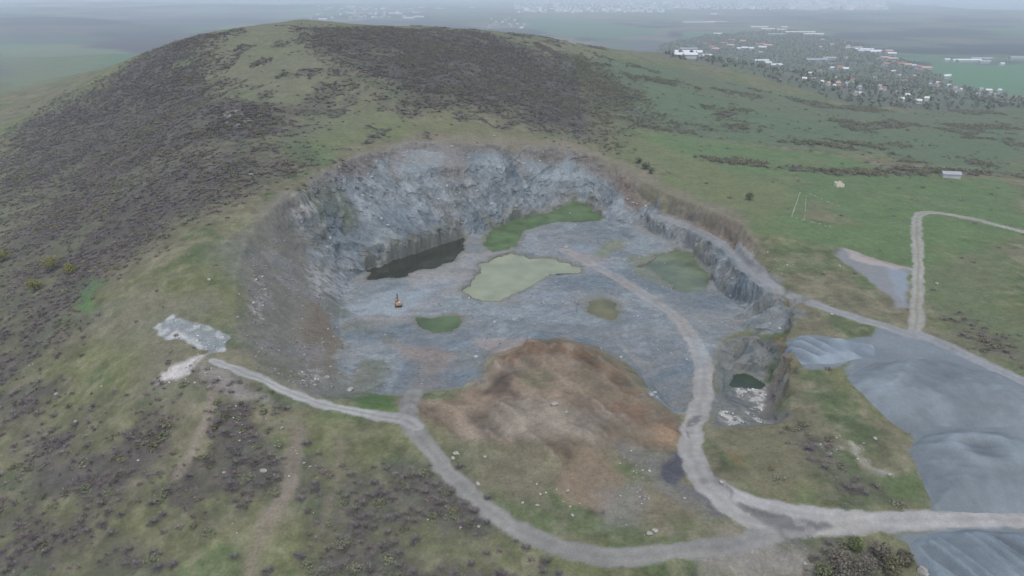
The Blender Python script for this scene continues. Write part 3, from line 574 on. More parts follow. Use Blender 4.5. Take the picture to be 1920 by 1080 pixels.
def leaf_clump(n, r, seed, col, size, flat=.8, lift=.45, lumps=5):
    g = np.random.default_rng(seed); T = []; K = []
    cs = [np.array((g.uniform(-.5, .5) * r, g.uniform(-.5, .5) * r, r * flat * g.uniform(.35, 1.1))) for _ in range(lumps)]
    for i in range(n):
        cl = i % lumps; d = g.normal(0, 1, 3); d /= np.linalg.norm(d); p = cs[cl] + d * r * .58 * g.uniform(.45, 1.) ** .5 * np.array((1, 1, flat)); p[2] = max(p[2], .05 * r) + lift * 0
        nn_ = d * .5 + np.array((0, 0, .7)) + g.normal(0, .45, 3); a = np.cross(nn_, g.normal(0, 1, 3)); a /= np.linalg.norm(a); b = np.cross(a, nn_); b /= np.linalg.norm(b) + 1e-9; q = size * g.uniform(.6, 1.4)
        T.append((p + a * q, p - a * q * .5 + b * q * .8, p - a * q * .5 - b * q * .8)); K.append(np.array(col) * (.75 + .5 * ((cl * 37) % 10) / 10) * g.uniform(.8, 1.25))
    return tri_soup(T, K)
def tube(pts, rads, k=6):
    V = []; Fq = []
    for p, r in zip(pts, rads): V += [(p[0] + r * math.cos(6.2832 * i / k), p[1] + r * math.sin(6.2832 * i / k), p[2]) for i in range(k)]
    for j in range(len(pts) - 1):
        for i in range(k):
            a, b, c_, d = j * k + i, j * k + (i + 1) % k, (j + 1) * k + (i + 1) % k, (j + 1) * k + i; Fq += [(a, b, c_), (a, c_, d)]
    return np.array(V), np.array(Fq)
def merge(parts):
    V = []; Fs = []; K = []; o = 0
    for v, f, k in parts: V.append(v); Fs.append(np.asarray(f) + o); K.append(np.broadcast_to(np.asarray(k, float), (len(v), 3))); o += len(v)
    return np.concatenate(V), np.concatenate(Fs), np.concatenate(K)
def scatter_mesh(name, temps, pos, rad, hs, mat, tint=None, smooth=False):
    """many small plants or stones that read as one mass"""
    V = []; Fs = []; K = []; off = 0; pick = rng.integers(0, len(temps), len(pos))
    for t, (tv, tf, tk) in enumerate(temps):
        idx = np.where(pick == t)[0]; m = len(idx)
        if not m: continue
        a = rng.uniform(0, 6.283, m); ca, sa = np.cos(a), np.sin(a)
        X = (tv[None, :, 0] * ca[:, None] - tv[None, :, 1] * sa[:, None]) * rad[idx, None] + pos[idx, 0, None]
        Y = (tv[None, :, 0] * sa[:, None] + tv[None, :, 1] * ca[:, None]) * rad[idx, None] + pos[idx, 1, None]
        Z = tv[None, :, 2] * hs[idx, None] + pos[idx, 2, None]
        V.append(np.stack([X, Y, Z], -1).reshape(-1, 3)); Fs.append((tf[None] + (np.arange(m) * len(tv))[:, None, None]).reshape(-1, 3) + off); off += m * len(tv)
        k = np.broadcast_to(tk[None], (m,) + tk.shape); k = k * (tint[idx][:, None, :] if tint is not None else 1); K.append(k.reshape(-1, 3))
    o = npmesh(name, np.concatenate(V), np.concatenate(Fs), np.concatenate(K), mat, smooth); tag(o, kind='stuff'); return o
def stone(seed, sub=0, rough=.3):
    import bmesh
    bm = bmesh.new(); bmesh.ops.create_icosphere(bm, subdivisions=1 + sub, radius=1); g = np.random.default_rng(seed)
    st_ = g.uniform(.7, 1.25, 3); st_[2] *= .75; cuts = [(lambda d: d / np.linalg.norm(d))(g.normal(0, 1, 3)) for _ in range(7)]; lim = g.uniform(.5, .85, 7)
    v = np.array([w_.co[:] for w_ in bm.verts])
    for d, l in zip(cuts, lim):
        q = v @ d; m = q > l; v[m] -= (q[m] - l)[:, None] * d
    v *= st_; v += g.normal(0, rough * .08, v.shape); f = np.array([[w_.index for w_ in p.verts] for p in bm.faces]); bm.free(); return v, f
VEG = attr_mat('twigs_and_leaves', .9, .25, .7); STN = attr_mat('weathered_stone', .85, .25, 1.6); BARK = flat_mat('bark', (.09, .075, .06), .95)
bare = [twig_bush(56, 1, 300 + k, (.165, .145, .140), .05, .14) for k in range(6)]
leafy = [leaf_clump(60, 1, 320 + k, (.155, .165, .09), .17) for k in range(4)]

# ------------------------------------------------------------------ scrub
def inview(px, py, pz):
    dz = py * cp - (pz - CAMZ) * sp; return (np.abs(px / dz) < .74) & (dz > 0)
gate = sst(.44, .52, fbm(x, y, 9, 3, 401) * .6 + n40 * .4)
dens = scrub * lerp(.3, 1, gate) * lerp(.46, .50, sst(230, 330, y)) * (1 - sst(1200, 1500, np.hypot(x, y))) * (pond_m < -3) * (cls != 4)
dens += .006 * sst(.45, .6, n12) * M([(1120,110),(1560,200),(1925,210),(1925,335),(1500,275),(1180,245)], 12, 'B', lim=30)
dens += .0016 * (y < 700) * (zone < -6) * (cls == 0)
k = np.where(rng.random(NV) < np.minimum(dens * area, .9))[0]
k = k[(np.abs(x[k]) < .8 * y[k] + 60)]
sx = x[k] + rng.uniform(-.4, .4, len(k)); sy = y[k] + rng.uniform(-.4, .4, len(k)); sz = gz(sx, sy) - .08
rad = rng.uniform(.8, 2.3, len(k)) * (1 + .35 * (hedge[k] > .3)) * lerp(1, 1.25, sst(250, 700, sy)); hs = rad * rng.uniform(.32, .6, len(k))
isleaf = rng.random(len(k)) < np.where(hedge[k] > .3, .5, np.where((sx > 60) & (sy > 380), .7, np.where(n40[k] > .55, .22, .10)))
print('scrub', len(k))
size = rad / np.hypot(sx, sy) * inview(sx, sy, sz); size[rad < 1.2] = 0; top = np.argsort(-size)[:290]; rest = np.ones(len(k), bool); rest[top] = False
b_ = rest & ~isleaf; l_ = rest & isleaf
tn = np.ones((len(k), 3)) * rng.uniform(.6, 1.3, (len(k), 1)) * np.array((.96, .90, .90)); tn[:, 0] *= rng.uniform(.92, 1.1, len(k))
scatter_mesh('scrub', bare, np.c_[sx, sy, sz][b_], rad[b_], hs[b_], VEG, tn[b_]); scatter_mesh('green_scrub', leafy, np.c_[sx, sy, sz][l_], rad[l_], hs[l_], VEG, tn[l_])
bigb = [npmesh('bush', *twig_bush(330, 1, 500 + j, ((.165, .146, .136), (.165, .15, .132), (.172, .152, .14))[j % 3], .024, .10 + .1 * (j % 2)), VEG, False, False) for j in range(6)]
bigl = [npmesh('bush', *leaf_clump(200, 1, 520 + j, ((.17, .185, .10), (.20, .195, .12))[j % 2], .10), VEG, False, False) for j in range(3)]
for i in top:
    src = (bigl if isleaf[i] else bigb); b = random.choice(src).copy(); COL.objects.link(b); b.location = (sx[i], sy[i], sz[i]); b.scale = (rad[i], rad[i], hs[i]); b.rotation_euler[2] = random.uniform(0, 6.28)
    right = sx[i] > 40; kind = 'low bush with small olive green leaves' if isleaf[i] else 'leafless grey-brown bush'
    tag(b, kind + (' in the scrub beside the road junction' if right else ' in the scrub on the near grassy slope'), 'bush', 'bushes around the junction' if right else 'bushes on the near slope')
# ------------------------------------------------------------------ trees
def tree_parts(seed, col, r, h):
    g = np.random.default_rng(seed); pt = [(0, 0, -.3), (.05, 0, .25 * h), (.1 * g.normal(), .1 * g.normal(), .5 * h), (.2 * g.normal(), .2 * g.normal(), .8 * h)]
    tv, tf = tube(pt, [.2, .16, .11, .04]); P_ = [(tv, tf, (.08, .07, .06))]
    for q in range(6):
        a = q * 1.05 + g.uniform(0, .6); z0 = h * g.uniform(.25, .5); L = r * g.uniform(.6, .95)
        v, f = tube([(0, 0, z0), (math.cos(a) * L * .5, math.sin(a) * L * .5, z0 + L * .35), (math.cos(a) * L, math.sin(a) * L, z0 + L * .6)], [.08, .055, .02], 5); P_.append((v, f, (.08, .07, .06)))
    trunk = merge(P_); cv, cf, ck = leaf_clump(620, r, seed, col, .30, .85, lumps=9); cv[:, 2] += h * .28; return trunk, (cv, cf, ck)
def tree(px, seed, col, r, h, label, group):
    p = cast([px])[0]
    if 700 <= seed < 720: r *= 1.25; h *= .62
    tr, cr = tree_parts(seed, col, r, h); e = bpy.data.objects.new('tree', None); COL.objects.link(e); e.location = (p[0], p[1], float(gz(p[0], p[1])))
    npmesh('trunk', *tr, BARK, True, True, e); npmesh('crown', *cr, VEG, False, True, e); tag(e, label, 'tree', group)
BRN = (.15, .13, .10)
for i, (px, col, r, h, lb) in enumerate([((1606, 1028), (.115, .135, .05), 1.6, 3.2, 'small tree with fresh lime green leaves behind the brown thicket'), ((1570, 1062), BRN, 2.4, 4, 'brown twiggy tree at the left end of the roadside thicket'),
        ((1620, 1072), (.135, .12, .095), 2.7, 4.4, 'widest dark brown tree in the middle of the roadside thicket'), ((1668, 1070), (.11, .10, .055), 2.2, 3.8, 'olive brown tree at the foot of the striped gravel pile'),
        ((1540, 1084), (.095, .105, .05), 2.0, 3.4, 'short olive green tree below the brown thicket by the junction'), ((1650, 1040), (.15, .13, .10), 1.8, 3.0, 'small brown tree between the road and the roadside thicket'),
        ((1696, 1055), (.10, .09, .06), 1.5, 2.6, 'smallest brown tree touching the edge of the striped gravel'), ((1590, 1092), (.135, .122, .095), 2.5, 4., 'dark brown tree nearest the viewer in the roadside thicket')]):
    tree(px, 700 + i, col, r, h, lb, 'trees in the thicket below the road')
for i, (px, r, lb) in enumerate([((98, 505), 4.2, 'yellow-green tree standing out from the dark scrub, tallest of its clump'), ((132, 510), 3.0, 'yellow-green tree on the uphill side of its small clump'), ((66, 545), 3.2, 'lower yellow-green tree below its small clump in the dark scrub'), ((5, 492), 3.2, 'yellow-green tree cut by the picture edge in the dark scrub')]):
    tree(px, 730 + i, (.19, .175, .05), r, r * 1.2, lb, 'yellow-green trees in the hillside scrub')
for i, (px, r, lb) in enumerate([((1405, 375), 2.6, 'lone dark round tree on the open green meadow'), ((1210, 318), 3.0, 'dark tree on the back rim of the pit beside the meadow'), ((1198, 306), 2.4, 'smaller dark tree above the back rim of the pit'), ((1222, 326), 2.0, 'low dark tree hanging at the right end of the rim clump')]):
    tree(px, 740 + i, (.095, .110, .062), r, r * 1.1, lb, None)
# village wood
wk = np.where((wood > .45) & (rng.random(NV) < np.minimum(area * .0055 * sst(.3, .55, n40 + .1), .9)))[0]; wp = cast([[1900, 205], [1600, 190]])
wx_ = x[wk] + rng.uniform(-5, 5, len(wk)); wy_ = y[wk] + rng.uniform(-5, 5, len(wk)); wz_ = gz(wx_, wy_) - .2
wr = rng.uniform(1.7, 3.3, len(wk)); wh = wr * rng.uniform(.9, 1.5, len(wk)); print('wood', len(wk))
tmp = []
for q in range(5):
    cv, cf, ck = leaf_clump(70, 1, 760 + q, ((.20, .235, .17), (.22, .245, .175), (.235, .23, .20))[q % 3], .34, 1., lumps=6); cv[:, 2] += .35; tv, tf = tube([(0, 0, 0), (0, 0, .9)], [.07, .04], 4); tmp.append(merge([(cv, cf, ck), (tv, tf, (.07, .06, .05))]))
od = np.argsort(wy_); near_ = od[:220]; rest = od[220:]
if len(rest): scatter_mesh('village_woods', tmp, np.c_[wx_, wy_, wz_][rest], wr[rest], wh[rest], VEG, np.ones((len(rest), 3)) * rng.uniform(.7, 1.3, (len(rest), 1)))
wt = [npmesh('tree', *t_, VEG, False, False) for t_ in tmp]
for i in near_:
    b = random.choice(wt).copy(); COL.objects.link(b); b.location = (wx_[i], wy_[i], wz_[i]); b.scale = (wr[i], wr[i], wh[i]); b.rotation_euler[2] = random.uniform(0, 6.28)
    tag(b, 'dark round tree at the near edge of the village below the meadow', 'tree', 'trees along the near edge of the village')
# ------------------------------------------------------------------ stones
stn = [stone(800 + k) for k in range(7)]; LST = (.38, .36, .32); GST = (.27, .295, .30)
def put_stones(name, masks, mat):
    PX = []; SZ = []; TN = []
    for m, d, s0, s1, col in masks:
        q = np.where(rng.random(NV) < np.minimum(m * d * area, .8))[0]; PX.append(np.c_[x[q] + rng.uniform(-.4, .4, len(q)), y[q] + rng.uniform(-.4, .4, len(q))]); SZ.append(s0 + (s1 - s0) * rng.random(len(q)) ** 2.5); TN.append(np.array(col)[None] * rng.uniform(.45, 1.35, (len(q), 1)))
    p = np.concatenate(PX); s = np.concatenate(SZ); print(name, len(p))
    scatter_mesh(name, [(v, f, np.ones((len(v), 3))) for v, f in stn], np.c_[p, gz(p[:, 0], p[:, 1]) + s * .15], s, s * .9, mat, np.concatenate(TN))
dry = (pond_m < -1.5) & (cls != 4); fslope = np.zeros(NV); fslope[inz] = st
put_stones('rubble', [(qm * dry * (fslope > .2), .05, .25, 1.2, GST), (qm * dry * (fslope <= .2) * sst(.4, .6, n12), .05, .2, .8, GST), (brown * dry, .08, .2, .75, (.25, .24, .22)), (brown * dry * sst(.38, .6, n12), .35, .15, .6, (.20, .195, .185)), (lr, .25, .2, .6, (.42, .42, .40)),
    (M([(302,712),(318,685),(345,672),(375,672),(420,700),(400,722),(340,705)], 2.), .25, .2, .6, (.42, .40, .37)), (whiter, .6, .2, .55, (.50, .49, .45)), (rk, .4, .3, .8, LST), (M([(555,690),(600,685),(615,715),(570,722)], 1.5), .4, .2, .8, LST),
    (M([(760,795),(820,800),(900,850),(1000,890),(1080,910),(1200,930),(1240,960),(1220,1010),(1100,960),(960,900),(850,870)], 4) * sst(.45, .6, n12), .10, .12, .5, LST), (M([(1180,870),(1220,860),(1240,930),(1200,960),(1180,920)], 2), .3, .15, .5, (.34, .34, .33)),
    (M([(440,790),(475,790),(480,825),(450,830)], 1.5), .5, .15, .5, (.42, .42, .40)), (M([(380,740),(520,760),(600,850),(520,930),(480,880),(400,800)], 4), .03, .12, .45, LST), (M([(510,860),(590,855),(600,890),(520,905)], 1.5), .25, .15, .5, (.36, .33, .30)),
    (M([(1520,820),(1575,815),(1570,860),(1545,860)], 1.5) + M([(1585,825),(1640,850),(1660,895),(1620,885)], 1.5), .15, .15, .6, LST), (M([(1400,490),(1540,570),(1640,600),(1560,520),(1440,460)], 3) * sst(.45, .6, n12), .06, .15, .6, LST),
    (M([(1480,1000),(1530,1080),(1420,1085),(1400,1030)], 3) * sst(.45, .6, n4), .12, .1, .45, LST), (M([(915,30+230),(760,262),(640,305),(590,330),(600,345),(760,285),(915,285)], 2), .05, .25, .9, (.27, .25, .22)),
    (M([(60,690),(0,700),(45,695)], 2, lim=6) * 0 + M([(20,690),(50,686),(48,694)], 1.5), .4, .2, .6, (.44, .43, .40)), ((leftlow > .5) * (zone < -6) * 1., .0035, .12, .4, LST)], STN)
bst = [npmesh('boulder', *(lambda v, f: (v, f, np.broadcast_to((.32, .305, .27), (len(v), 3)) * np.random.default_rng(k).uniform(.85, 1.1, (len(v), 1))))(*stone(830 + k, 1, .5)), STN, False, False) for k in range(6)]
BL = [(493,880,13,'large pale boulder lying alone on the grass left of the drag marks'), (528,802,12,'pale boulder on the turf below the upper track'), (142,791,9,'pale stone in the scrub near the left edge of the slope'), (106,739,7,'small pale stone high in the left scrub'),
 (260,863,6,'small pale stone among the leafless bushes'), (420,883,7,'small pale stone below the forked drag mark'), (856,851,15,'largest pale boulder above the bend of the lower track'), (850,859,10,'pale boulder leaning on the largest one above the lower track'), (909,857,8,'pale boulder right of the largest pair above the lower track'),
 (897,909,11,'round white boulder on the grass inside the lower track'), (863,994,10,'upright pale boulder on the grass outside the lower track'), (898,992,8,'flat pale boulder right of the upright one outside the lower track'), (803,977,7,'greenish pale stone on the scrub slope outside the lower track'),
 (1074,967,9,'pale boulder below the tip of the tan earth tongue'), (1217,1003,13,'pale boulder beside the lower track, left of a pair'), (1228,997,13,'pale boulder beside the lower track, right of a pair'), (1040,760,17,'big pale boulder half buried on top of the earth mound'), (1062,772,9,'smaller boulder beside the big one on top of the earth mound'),
 (1013,927,8,'pale boulder on the grass below the red earth slope'), (980,945,7,'flat pale boulder leftmost of three on the grass inside the lower track'), (1007,949,8,'flat pale boulder lowest of three on the grass inside the lower track'), (1065,921,11,'angular pale boulder at the left foot of the tan earth tongue'),
 (1573,501,10,'white block on the grass left of the gravel triangle'), (1757,531,8,'small white stone on the meadow right of the field track'), (1668,893,9,'white boulder at the end of the pale rock outcrop'), (1472,897,6,'small white stone on the grass island between the roads'),
 (1353,905,11,'pale block lying on the edge of the haul road'), (612,709,10,'pale boulder at the edge of the rubble heap left of the pit'), (657,733,13,'white boulder at the lower left corner of the pit floor'), (470,328,9,'white rock on the hillside scrub left of the pit'),
 (927,256,7,'white rock on the grass above the back wall'), (1062,465,10,'pale block on the pit floor by the end of the haul road'), (392,527,10,'pale slab on the turf of the left spur'), (1245,492,9,'white rock standing in the shallow green pond'), (1255,497,6,'small white rock beside the larger one in the shallow pond'),
 (1069,398,8,'white rock sticking out of the green pond'), (1078,401,6,'small white rock in the green pond near the back wall'), (745,561,7,'grey boulder behind the excavator'), (880,560,8,'grey boulder on the shore of the pale pond'), (1002,610,7,'grey boulder on the pit floor'), (1560,590,6,'small pale stone beside the rim road'),
 (1283,935,7,'small pale stone left of the haul road bend'), (1510,1055,10,'white boulder at the road edge below the junction'), (1730,1072,22,'big white rock at the foot of the striped gravel pile'), (1163,930,7,'pale stone at the right foot of the tan earth tongue'), (1640,822,9,'pale stone on the upper grass of the outcrop slope')]
for u, v, s, lb in BL:
    p = cast([(u, v)])[0]; r = s * .5 * np.linalg.norm(p - (0, 0, CAMZ)) / F * .95; b = random.choice(bst).copy(); COL.objects.link(b); zz_ = float(gz(p[0], p[1]))
    b.location = (p[0], p[1], zz_ + r * .3); b.scale = (r, r * random.uniform(.8, 1.1), r * random.uniform(.8, 1.05)); b.rotation_euler[2] = random.uniform(0, 6.28); tag(b, lb, 'boulder')
# ------------------------------------------------------------------ gravel piles
def pile(poly, Hh, slope, label, fn=None, mat=None, colr=GRV):
    w = cast(poly)[:, :2]; a0, b0 = w.min(0) - 1.5; a1, b1 = w.max(0) + 1.5; st_ = .45
    X, Y = np.meshgrid(np.arange(a0, a1, st_), np.arange(b0, b1, st_)); X = X.ravel(); Y = Y.ravel(); nx = len(np.arange(a0, a1, st_)); ny = len(np.arange(b0, b1, st_))
    sd = sdist(X, Y, w, 60) + 1.6 * (fbm(X, Y, 9, 3, 900) - .5) * 1.3; h = Hh * (1 - np.exp(-np.maximum(sd, 0) * slope / Hh)) + np.minimum(sd, 0) * slope
    e = sst(0, 3, sd)
    if fn is not None: h = h + fn(X, Y, sd) * e
    h += e * (.35 * (fbm(X, Y, 6, 3, 901) - .5) + .14 * (fbm(X, Y, 1.8, 2, 902) - .5))
    Z = gz(X, Y) + h - .05; ok = sd > -.8; g = ok.reshape(ny, nx); qd = g[:-1, :-1] & g[:-1, 1:] & g[1:, 1:] & g[1:, :-1]; I = np.arange(nx * ny).reshape(ny, nx)
    f = np.stack([I[:-1, :-1][qd], I[:-1, 1:][qd], I[1:, 1:][qd], I[1:, :-1][qd]], 1); u, iv = np.unique(f, return_inverse=True)
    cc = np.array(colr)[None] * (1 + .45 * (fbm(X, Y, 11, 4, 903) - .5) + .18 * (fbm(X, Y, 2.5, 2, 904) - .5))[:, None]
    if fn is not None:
        q = fn(X, Y, sd); cc *= (1 + np.clip((.30 if fn is not furrow else .42) * q, -.45, .30))[:, None]      # relief shading painted into the colour: hollows darkened, crests lightened
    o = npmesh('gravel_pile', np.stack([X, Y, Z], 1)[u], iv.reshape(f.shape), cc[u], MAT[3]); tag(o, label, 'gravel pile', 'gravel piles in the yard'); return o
ca_ = cast([(1838, 862)])[0]
def crater(X, Y, sd):
    d = np.hypot(X - ca_[0], (Y - ca_[1])); return 1.0 * np.exp(-((d - 7.5) / 2.6) ** 2) - .9 * np.exp(-(d / 4.5) ** 2) + 1.0 * (ridge(X * .3 + Y, Y * .35 - X * .2, 7, 2, 905) - .5)
def furrow(X, Y, sd):
    t = X + .22 * (Y - Y.mean()) + 1.2 * (fbm(X, Y, 12, 2, 908) - .5); return 3.4 * (ridge(t * 1., Y * .09, 3.0, 2, 906) ** 1.6 - .42) * lerp(.5, 1, sst(.40, .55, fbm(X, Y * .5, 16, 3, 907))) * sst(1., 3, sd)
def windrow(X, Y, sd): return 2.2 * (ridge(X * .85 + Y * .5, (Y - X) * .2, 5.0, 1, 909) - .4)
def soft(X, Y, sd): return 1.8 * (ridge(X * .6 - Y * .4, Y * .4, 14, 2, 910) - .5) + .6 * (ridge(X + Y * .5, Y * .5 - X * .3, 5, 2, 911) - .5)
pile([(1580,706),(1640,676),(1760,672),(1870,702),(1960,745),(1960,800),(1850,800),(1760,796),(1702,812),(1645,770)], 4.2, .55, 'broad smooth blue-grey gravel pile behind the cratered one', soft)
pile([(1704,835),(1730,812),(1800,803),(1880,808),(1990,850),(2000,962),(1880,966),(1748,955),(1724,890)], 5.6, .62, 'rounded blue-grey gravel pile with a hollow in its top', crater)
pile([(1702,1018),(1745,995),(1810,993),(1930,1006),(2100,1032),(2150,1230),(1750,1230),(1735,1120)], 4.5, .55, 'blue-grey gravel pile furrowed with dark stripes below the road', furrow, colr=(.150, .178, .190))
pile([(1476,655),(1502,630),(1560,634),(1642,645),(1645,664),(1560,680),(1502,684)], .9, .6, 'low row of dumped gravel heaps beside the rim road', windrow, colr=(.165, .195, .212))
# ------------------------------------------------------------------ small walls and huts
import bmesh
def box(bm, cx, cy, cz, sx_, sy_, sz_, ang=0., tilt=0.):
    m = bmesh.ops.create_cube(bm, size=1)['verts']; ca, sa = math.cos(ang), math.sin(ang)
    for v in m:
        a, b, d = v.co.x * sx_, v.co.y * sy_, v.co.z * sz_; a, d = a * math.cos(tilt) + d * math.sin(tilt), -a * math.sin(tilt) + d * math.cos(tilt); v.co = (cx + a * ca - b * sa, cy + a * sa + b * ca, cz + d)
    return m
def bobj(name, bm, mat, parent=None, bev=0.):
    if bev: bmesh.ops.bevel(bm, geom=bm.edges[:], offset=bev, segments=2, affect='EDGES')
    me = bpy.data.meshes.new(name); bm.to_mesh(me); bm.free(); me.materials.append(mat); o = bpy.data.objects.new(name, me); COL.objects.link(o)
    if parent: o.parent = parent
    return o
STW = flat_mat('old_stone_wall', (.28, .285, .21), .95, .3, 1.2)
def wall_run(bm, a, b, h, w, gap, seed, org):
    g = random.Random(seed); L = np.hypot(*(b - a)[:2]); nseg = max(2, int(L / .8)); ang = math.atan2(b[1] - a[1], b[0] - a[0])
    for i in range(nseg):
        if g.random() < gap: continue
        t = (i + .5) / nseg; p = a + (b - a) * t; zz_ = float(gz(p[0], p[1])); hh = h * g.uniform(.35, 1.1)
        box(bm, p[0] - org[0] + g.uniform(-.1, .1), p[1] - org[1] + g.uniform(-.1, .1), zz_ - org[2] + hh / 2 - .15, L / nseg * 1.02 * g.uniform(.8, 1), w * g.uniform(.75, 1.15), hh + .2, ang + g.uniform(-.15, .15))
fd = cast([(1500,362),(1484,408),(1512,363),(1574,386),(1484,408),(1558,424),(1512,366),(1508,412)]); org = fd.mean(0); org[2] = gz(org[0], org[1])
e = bpy.data.objects.new('stone_foundation', None); COL.objects.link(e); e.location = org; tag(e, 'ruined rectangular stone foundation with low broken walls on the meadow', 'ruin')
for i in range(4):
    bm = bmesh.new(); wall_run(bm, fd[2 * i], fd[2 * i + 1], .5 if i != 3 else .3, .55 if i != 3 else .4, (.12, .4, .35, .55)[i], 40 + i, org); bobj('wall', bm, STW, e)
hp = cast([(1573, 350)])[0]; e = bpy.data.objects.new('ruined_hut', None); COL.objects.link(e); e.location = (hp[0], hp[1], float(gz(hp[0], hp[1]))); tag(e, 'small roofless cream stone hut alone on the green meadow', 'hut')
HUT = flat_mat('cream_render', (.56, .51, .40), .9, .15, .8)
for i, (cx, cy, sx_, sy_, hh) in enumerate([(0, -1.9, 4.4, .35, 2.2), (0, 1.9, 4.4, .35, 2.7), (-2.03, 0, .35, 3.44, 2.5), (2.03, 0, .35, 3.44, 2.0)]):
    bm = bmesh.new()
    for k_ in range(4):
        hk = hh * (.75 + .3 * random.random())
        if sx_ > sy_: box(bm, cx - sx_ / 2 + (k_ + .5) * sx_ / 4, cy, hk / 2 - .2, sx_ / 4 * .998, sy_, hk + .4)
        else: box(bm, cx, cy - sy_ / 2 + (k_ + .5) * sy_ / 4, hk / 2 - .2, sx_, sy_ / 4 * .998, hk + .4)
    bobj('wall', bm, HUT, e)
bm = bmesh.new(); box(bm, .3, .2, .3, 2.2, 1.6, .6, .4, .25); box(bm, -.9, -.6, .25, 1., 1.2, .5, 1.); bobj('fallen_stone', bm, HUT, e)
# ------------------------------------------------------------------ houses
WALLC = [flat_mat('white_plaster', (.46, .455, .44), .9, .1), flat_mat('cream_plaster', (.48, .45, .39), .9, .1), flat_mat('grey_block', (.40, .40, .39), .9, .12)]
ROOFC = {'red': flat_mat('red_roof_tiles', (.30, .150, .115), .85, .2), 'white': flat_mat('white_sheet_roof', (.56, .57, .57), .6, .06), 'grey': flat_mat('grey_sheet_roof', (.30, .31, .32), .6, .1), 'pink': flat_mat('faded_roof_tiles', (.42, .28, .24), .85, .15)}
def house_src(kind, wi):
    bm = bmesh.new(); box(bm, 0, 0, .35, 1, 1, 1.3)
    for s in (-1, 1):
        vv = [bm.verts.new(p) for p in ((s * .5, -.5, 1), (s * .5, .5, 1), (s * .5, 0, 1.42))]; bm.faces.new(vv)
    w_ = bobj('house', bm, WALLC[wi]); COL.objects.unlink(w_)
    bm = bmesh.new(); pr = [(-.58, .93), (0, 1.5), (.58, .93), (.58, 1.0), (0, 1.58), (-.58, 1.0)]; L = [bm.verts.new((-.54, a, b)) for a, b in pr]; Rr = [bm.verts.new((.54, a, b)) for a, b in pr]
    bm.faces.new(L); bm.faces.new(Rr[::-1])
    for i in range(6): bm.faces.new((L[i], Rr[i], Rr[(i + 1) % 6], L[(i + 1) % 6]))
    bmesh.ops.recalc_face_normals(bm, faces=bm.faces[:]); r_ = bobj('roof', bm, ROOFC[kind]); COL.objects.unlink(r_)
    bm = bmesh.new()
    for s in (-1, 1):
        for q in (-.3, 0, .3): box(bm, q, s * .505, .55, .13, .02, .34)
    wn = bobj('window', bm, WIN); COL.objects.unlink(wn); return w_, r_, wn
WIN = flat_mat('dark_window_glass', (.05, .055, .065), .2, .1, 2., 0., .5)
HS = {}
def house(u, v, px, kind, ang, label, group, hgt=None, depth=None, wi=0, cat='house', nm='house'):
    p = cast([(u, v)])[0]; d = np.linalg.norm(p - (0, 0, CAMZ)); L = px * d / F
    if (kind, wi) not in HS: HS[(kind, wi)] = house_src(kind, wi)
    a, b, wn = HS[(kind, wi)]; o = a.copy(); o.name = nm; COL.objects.link(o); r_ = b.copy(); r_.parent = o; COL.objects.link(r_)
    if wn and cat == 'house' and px > 7: q = wn.copy(); q.parent = o; COL.objects.link(q)
    o.location = (p[0], p[1], float(gz(p[0], p[1]))); o.rotation_euler[2] = ang; o.scale = (L, depth or L * .75, hgt or max(3.2, min(5.5, L * .42))); tag(o, label, cat, group); return p
FARM = [(1263,99,22,'white',.1),(1290,104,44,'white',-.12),(1318,107,30,'white',-.1),(1282,109,42,'white',-.1),(1326,106,14,'grey',0),(1290,94,30,'grey',.1),(1310,43,52,'white',0.),(1344,42,36,'pink',.05),(1424,52,26,'white',-.2),(1440,56,20,'white',-.2),(1465,57,16,'white',.1),(1470,52,12,'white',.4),
  (1500,62,44,'white',-.25),(1525,66,30,'white',-.2),(1455,66,30,'grey',.1),(1620,95,26,'white',-.3),(1630,98,34,'white',-.15),(1605,92,20,'grey',.2),(1640,100,16,'white',.1),(1530,115,34,'grey',.1),(1555,112,20,'grey',-.2),(1428,117,22,'white',-.1),(1440,121,12,'white',.2),(1455,125,20,'white',.2),(1815,116,34,'white',-.05),(1838,113,30,'grey',-.05),(1790,116,10,'white',.3),(1775,115,10,'white',.3),(1845,119,16,'grey',.1),(1878,123,10,'white',.5),(1905,111,20,'grey',0),(1345,65,14,'white',0)]
for u, v, L, kd, an in FARM:
    d = np.linalg.norm(cast([(u, v)])[0] - (0, 0, CAMZ)); house(u, v, L, kd, an, 'long low farm shed with a %s roof on the plain beyond the hill' % {'white': 'white sheet', 'grey': 'grey sheet', 'pink': 'faded reddish'}[kd], 'farm sheds on the plain', 4.5, min(L * d / F * .32, 15), 0 if kd == 'white' else 2, 'shed', 'farm_shed')
